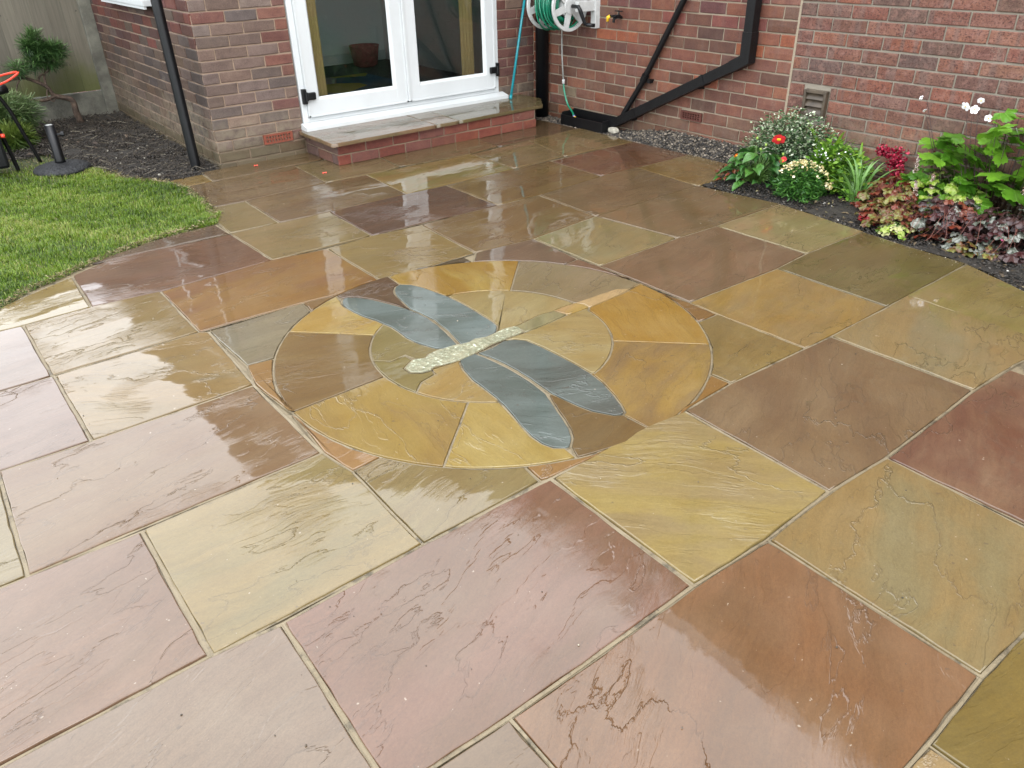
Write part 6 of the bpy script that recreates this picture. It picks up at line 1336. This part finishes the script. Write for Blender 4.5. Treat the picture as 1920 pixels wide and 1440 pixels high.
sc = plant('strappy_plant', 'grey green strap leaf clump leaning towards the newer wall from a pale crown', 'perennial', (4.285, 2.26, 0.0)); straps(sc, ML_STRAP, 60, 0.36, 0.020, 0.016, 45, 0.75, dirn=-0.6)
dome_leaves(sc, [leaf_mesh('dead_leaf', 'ovate', simple('straw_leaf', (.42, .34, .12), .6), 1, .045, .014)], 16, .05, .06, .03, (.7, 1.3), 3, part='dead_leaf', low=0)
gp_ = plant('leafy_perennial', 'loose light green leafy clump between the cream flowers and the strappy plant', 'perennial', (4.36, 2.46, 0.02))
fine_foliage(gp_, 'foliage', 1900, 0.15, 0.19, 0.27, mat_rnd('light_green_leaf', [(0, (.04, .12, .01)), (.6, (.11, .26, .02)), (1, (.26, .42, .05))], trans=.3, coat=.3), T_OVAL, .024, .046, 51, shell=.7)
rg = np.random.default_rng(8); n = 26; P = np.c_[rg.normal(-.06, .03, n), rg.normal(.03, .05, n), rg.normal(.20, .02, n)]
V, F, r = scatter(*T_FL, mats_from(P, rg.normal(0, .6, n), rg.normal(0, .6, n), rg.uniform(0, 6, n), rg.uniform(.009, .016, n)), rg.random(n)); o = soup('white_florets', V, F, MF_WHT, r, gp_); o['kind'] = 'stuff'

# heucheras: one plant each, leaves singly
def heuchera(label, loc, mats, n, rx, ry, h, L, seed, stem=MS_RED, size=(0.6, 1.15), low=0.0, tilt=0.8):
    pl = plant('heuchera', label, 'heuchera', loc, 'heucheras in the flower bed'); ms = [leaf_mesh('leaf', 'round', m, s, L, L) for m in mats for s in range(2)]
    S = dome_leaves(pl, ms, n, rx, ry, h, size, seed, tilt=tilt, stem=0.0016, low=low, zmin=0.015); finish_stems(S, stem, pl); return pl
hc = heuchera('copper red heuchera mound next to the strappy green clump', (4.235, 2.03, 0.0), [ML_COPP, ML_COPP, ML_OLIV], 125, 0.165, 0.16, 0.215, 0.064, 61)
ho = heuchera('olive and red mottled heuchera spilling towards the paving edge', (4.095, 1.91, 0.0), [ML_OLIV, ML_COPP, ML_OLIV], 110, 0.145, 0.155, 0.135, 0.056, 62)
hl = heuchera('tiny lime and cream heuchera hanging over the paving edge', (3.985, 1.845, 0.004), [ML_CREAM, ML_LIME, ML_CREAM], 40, 0.070, 0.060, 0.065, 0.046, 63, MS_GREEN)
hr = heuchera('small bright crimson rosette at the tip of the bed by the pale slab', (4.035, 2.01, 0.0), [ML_RED], 26, 0.042, 0.045, 0.05, 0.038, 64)
hd1 = heuchera('dark purple heuchera mound with silvery leaves behind the limp stems', (4.20, 1.70, 0.0), [ML_DARK, ML_DARK, ML_SILV, ML_COPP], 140, 0.19, 0.18, 0.19, 0.066, 65, MS_DARK)
hd2 = heuchera('dark purple heuchera mound with a pink flower near the slab corner', (4.21, 1.40, 0.0), [ML_DARK, ML_DARK, ML_SILV, ML_DARK], 160, 0.22, 0.22, 0.19, 0.066, 66, MS_DARK)
hd3 = heuchera('dark wine heuchera mound farthest along the bed from the dahlia', (4.27, 1.05, 0.0), [ML_DARK, ML_DARK, ML_COPP, ML_SILV], 150, 0.24, 0.24, 0.20, 0.066, 67, MS_DARK)
hs = heuchera('grey green heuchera leaves in a low clump at the front of the dark mound', (4.035, 1.475, 0.0), [ML_SILV, ML_SILV, ML_OLIV], 40, 0.095, 0.12, 0.075, 0.060, 68, MS_DARK)
hli = heuchera('lime green heuchera mound under the white flowered anemone', (4.42, 1.82, 0.02), [ML_LIME, ML_LIME, ML_ANEM], 100, 0.14, 0.22, 0.23, 0.078, 69, MS_GREEN)
hli2 = heuchera('small cream and lime heuchera tuft over the dark purple mound', (4.33, 1.66, 0.06), [ML_CREAM, ML_LIME], 24, 0.07, 0.07, 0.14, 0.052, 70, MS_GREEN)
pf = plant('pink_flower', 'single mauve pink flower on the dark heuchera mound', 'flower', (4.085, 1.375, 0.0))
petal_flower(pf, (0, 0, 0.075), 5, 0.020, 0.022, simple('mauve_petal', (.55, .11, .24), .45), simple('dark_centre', (.08, .01, .02), .5), 0.5, (0.7, -0.6), seed=9, cr=.005)
MB().tube([(0.02, 0.0, 0), (0.01, 0, 0.04), (0, 0, 0.075)], .0016, 5).obj('stem', MS_GREEN, pf)
# heuchera flower spikes
def spike(label, base, top, mat, seed, n=120, r0=.014, leafm=None):
    pl = plant('flower_spike', label, 'flower spike', base); b = Vector((0, 0, 0)); t = Vector(top)-Vector(base)
    MB().tube([b, t*.5+Vector((.005, .004, 0)), t], [.0022, .0018, .001], 5).obj('stem', MS_RED, pl, smooth=True)
    rg = np.random.default_rng(seed); u = rg.uniform(.42, 1.0, n); a = rg.uniform(0, 6.28, n); rr = r0*(1.25-u)*rg.uniform(.4, 1.3, n)
    P = np.outer(u, np.array(t))+np.c_[rr*np.cos(a), rr*np.sin(a), rg.uniform(-.004, .004, n)]
    V, F, r = scatter(*T_FL, mats_from(P, rg.normal(0, .7, n), rg.normal(0, .7, n), a, rg.uniform(.007, .012, n)), rg.random(n)); o = soup('florets', V, F, mat, r, pl); o['kind'] = 'stuff'; return pl
M_SPK = mat_rnd('pinkish_white_floret', [(0, (.30, .12, .10)), (.5, (.55, .42, .36)), (1, (.75, .70, .64))], rough=.5)
spike('cream flower spike between the copper mound and the lime leaves', (4.40, 2.00, 0.02), (4.43, 2.02, 0.30), M_SPK, 71, 150, .02)
spike('short white flower spike over the lime heuchera', (4.34, 1.86, 0.02), (4.34, 1.88, 0.24), M_SPK, 72, 110, .018)
spike('pale flower spike at the far end over the anemone leaves', (4.40, 1.42, 0.02), (4.43, 1.46, 0.34), M_SPK, 73, 130, .022)
spike('small white spike standing low over the copper mound', (4.28, 1.90, 0.02), (4.27, 1.93, 0.20), M_SPK, 74, 90, .016)
rs = plant('astilbe', 'crimson flower plumes against the foot of the newer wall', 'astilbe', (4.52, 2.10, 0.02))
M_CRIM = mat_rnd('crimson_floret', [(0, (.16, .004, .018)), (.6, (.36, .012, .045)), (1, (.55, .04, .09))], rough=.45, trans=.2)
rg = np.random.default_rng(75)
for (dx, dy, dz, n_, sc_) in ((.01, .17, .235, 120, (.02, .035, .022)), (.01, .09, .20, 170, (.02, .03, .045)), (0, .06, .13, 140, (.02, .03, .05)), (.03, -.09, .235, 110, (.018, .03, .02))):
    P = np.array([dx, dy, dz])+rg.normal(0, 1, (n_, 3))*np.array(sc_)*.75
    V, F, r = scatter(*T_FL, mats_from(P, rg.normal(0, .7, n_), rg.normal(0, .7, n_), rg.uniform(0, 6, n_), rg.uniform(.012, .022, n_)), rg.random(n_)); soup('plume', V, F, M_CRIM, r, rs)['kind'] = 'stuff'
    MB().tube([(0, 0, 0), (dx*.6, dy*.6, dz*.5), (dx, dy, dz)], .0018, 5).obj('stem', MS_RED, rs)
dome_leaves(rs, [leaf_mesh('leaf', 'ovate', ML_DAHL, 5, .06, .026)], 26, .06, .14, .13, (.6, 1.1), 76, low=0)

# white Japanese anemone
an = plant('anemone', 'tall bright green lobed leaves with white flowers against the newer wall', 'anemone', (4.52, 1.60, 0.02))
am = [leaf_mesh('leaf', 'lobed', ML_ANEM, s, 0.165, 0.118) for s in range(4)]
rg = random.Random(81); S = MB()
for i in range(165):
    u = rg.random(); y = rg.uniform(-.80, .40); ztop = (0.30 + 0.26*min(1, max(0, (0.40-y)/0.24))) - (0.05 if y < -.5 else 0)
    z = 0.05 + (ztop-0.05)*rg.random()**0.75; x = rg.uniform(-.22, .05)*(1-0.35*z) 
    s = rg.uniform(.55, 1.1)*(1.1-0.5*z)
    inst('leaf', rg.choice(am), an, (x, y, z), (rg.uniform(-.55, .35), rg.uniform(-.5, .5), rg.uniform(0, 6.28)), (s, s, s))
    if i % 2 == 0: S.tube([(x*.3-.02, y*.55, 0), (x*.8, y*.85, z*.6), (x, y, z)], [.0026, .002, .0014], 5)
for (x, y, z) in ((-.02, .33, .37), (-.03, .30, .385), (-.01, .36, .37)):
    s = .45; inst('leaf', rg.choice(am), an, (x, y, z), (rg.uniform(-.3, .2), rg.uniform(-.3, .3), rg.uniform(0, 6.28)), (s, s, s))
S.tube([(-.03, .12, 0), (-.03, .24, .22), (-.02, .33, .365)], .0018, 5)
for t_ in ((-.01, .27, .545), (0, .22, .57), (.0, .24, .50), (.0, -.04, .45), (.0, .12, .56), (.01, .5, .55), (.01, .49, .48)): S.tube([(t_[0]-.02, t_[1]*.4, 0), (t_[0]-.01, t_[1]*.8, t_[2]*.6), t_], [.003, .0022, .0014], 5)
finish_stems(S, MS_DARK, an)
for k, (x, y, z, fx, fy, n_, L_) in enumerate(((-.02, .275, .545, 1.1, -.7, 5, .026), (0, .215, .580, .5, -1.1, 6, .018), (-.01, .23, .535, 1.2, -.3, 5, .023), (-.05, -.02, .46, .85, -.75, 3, .030), (.0, .155, .50, .3, -.9, 5, .020))):
    petal_flower(an, (x, y, z), n_, L_, L_*.85, MF_WHT, MF_YEL if k != 3 else MS_GREEN, .15, (fx, fy), name='flower', seed=90+k, cr=.004)
for (y, z) in ((.535, .552), (.50, .487)):
    petal_flower(an, (.02, y, z), 4, .014, .010, MF_WHT, MS_GREEN, .6, (.8, -.9), name='flower_bud', seed=int(y*1000), cr=.003)
# limp stems over the dark mounds
lb = MB(); rg = random.Random(99)
for k in range(26):
    x, y = 4.12+rg.uniform(-.12, .12), rg.uniform(1.25, 1.85); a = rg.uniform(2.2, 4.2); L_ = rg.uniform(.06, .16)
    lb.tube(smooth_path([(x, y, .10+rg.uniform(-.03, .05)), (x+.5*L_*math.cos(a), y+.5*L_*math.sin(a), .13+rg.uniform(-.03, .03)), (x+L_*math.cos(a), y+L_*math.sin(a), .05), (x+1.1*L_*math.cos(a), y+1.1*L_*math.sin(a)+.02, .02)], 4), .0012, 4)
o = lb.obj('trailing_stems', MS_RED, hd1, smooth=True); o.location = -hd1.location; o['kind'] = 'stuff'

# ------------------------------------------------------------------ shrubs at the fence
jn = plant('juniper', 'old juniper with a bare twisted trunk and a tuft of green needles by the fence', 'juniper', (1.345, 8.02, 0.0))
def JN(o): o.location = Vector(o.location) - jn.location; return o
br = MB()
br.tube(smooth_path([(1.345, 8.03, -.02), (1.325, 8.0, .10), (1.32, 8.0, .20), (1.25, 8.0, .235), (1.19, 8.0, .26), (1.15, 7.98, .34), (1.06, 7.97, .40), (.98, 7.95, .43), (.88, 7.93, .42)], 5), [.030 - .022*min(1, i/41) for i in range(41)], 9)
br.tube(smooth_path([(1.20, 8.0, .25), (1.10, 7.95, .235), (1.02, 7.92, .25), (.94, 7.9, .29), (.85, 7.88, .30)], 5), [.016 - .010*i/21 for i in range(21)], 8)
br.tube(smooth_path([(1.15, 7.98, .34), (1.16, 7.99, .42), (1.20, 8.0, .50), (1.22, 8.0, .60)], 5), [.012 - .007*i/16 for i in range(16)], 7)
br.tube(smooth_path([(1.10, 7.97, .385), (1.13, 7.97, .43), (1.19, 7.98, .45), (1.22, 7.98, .47)], 5), [.008 - .005*i/16 for i in range(16)], 6)
br.tube(smooth_path([(.98, 7.95, .43), (.93, 7.92, .38), (.90, 7.90, .30), (.88, 7.86, .22)], 5), [.007 - .004*i/16 for i in range(16)], 6)
br.tube(smooth_path([(1.16, 7.98, .33), (1.13, 7.95, .27), (1.16, 7.94, .22), (1.19, 7.96, .24)], 5), .005, 6)
JN(br.obj('trunk', simple('reddish_bark', (.075, .05, .035), .8, noise=.5, nscale=30, bump=.01, bscale=60), jn, smooth=True))
M_NEED = mat_rnd('juniper_needles', [(0, (.012, .035, .010)), (.6, (.04, .10, .022)), (1, (.11, .20, .06))], rough=.5, trans=.15, coat=.2)
def needle_cloud(name, pl, c, r, n, mat, seed, L=(.03, .07), dirn=(0, 0)):
    rg = np.random.default_rng(seed); u = rg.normal(0, 1, (n, 3)); u /= np.linalg.norm(u, axis=1)[:, None]; k = rg.random(n)**.6
    P = np.array(c)+u*k[:, None]*np.array(r)-np.array(pl.location)
    T = ([(-.035, 0, 0), (.035, 0, 0), (.025, .6, .03), (0, 1, .0), (-.025, .6, .03)], [(0, 1, 2, 4), (4, 2, 3, 3)])
    T = ([(-.04, 0, 0), (.04, 0, 0), (.02, 1, .0), (-.02, 1, .0)], [(0, 1, 2, 3)])
    az = np.arctan2(u[:, 1], u[:, 0])-PI/2+rg.normal(0, .5, n)
    V, F, rr = scatter(*T, mats_from(P, u[:, 2]*.9+rg.normal(dirn[0], .4, n), rg.normal(0, .4, n), az, rg.uniform(*L, n)), np.clip(.5+.35*u[:, 2]+rg.normal(0, .2, n), 0, 1))
    o = soup(name, V, F, mat, rr, pl); o['kind'] = 'stuff'; return o
needle_cloud('crown', jn, (1.19, 8.0, .62), (.10, .09, .07), 1700, M_NEED, 101)
for k_, c_, r_ in ((0, (1.24, 8.0, .53), (.10, .08, .05)), (1, (1.12, 7.98, .54), (.08, .07, .06)), (2, (1.17, 8.0, .71), (.05, .05, .07)), (3, (1.29, 8.0, .63), (.07, .06, .04)), (4, (1.10, 7.97, .66), (.05, .05, .04))): needle_cloud('tuft', jn, c_, r_, 620, M_NEED, 110+k_, (.03, .085))
needle_cloud('side_tuft', jn, (1.33, 8.0, .60), (.07, .06, .05), 500, M_NEED, 102)
needle_cloud('lower_tuft', jn, (.98, 7.95, .50), (.09, .08, .05), 700, M_NEED, 103)
M_NEED2 = mat_rnd('feathery_needles', [(0, (.02, .05, .012)), (.5, (.07, .13, .035)), (.85, (.16, .22, .09)), (1, (.26, .32, .16))], rough=.5, trans=.15, coat=.2)
cn = plant('conifer_shrub', 'feathery grey green conifer shrub behind the black barbecue legs', 'shrub', (0.62, 7.55, 0.0))
needle_cloud('crown', cn, (.66, 7.6, .22), (.33, .22, .17), 14000, M_NEED2, 104, (.04, .09))
needle_cloud('front_tuft', cn, (.70, 7.35, .08), (.17, .14, .10), 5200, mat_rnd('yellowish_needles', [(0, (.02, .05, .01)), (.6, (.09, .15, .02)), (1, (.22, .28, .06))], trans=.2), 105, (.03, .08))
needle_cloud('top_tuft', cn, (.50, 7.7, .52), (.22, .15, .14), 4000, M_NEED, 106, (.04, .09))
S = MB()
for k in range(9): a = k*.7; S.tube([(0, 0, 0), (.12*math.cos(a), .08*math.sin(a), .15), (.28*math.cos(a), .18*math.sin(a), .28)], [.008, .005, .002], 5)
finish_stems(S, MS_DARK, cn)
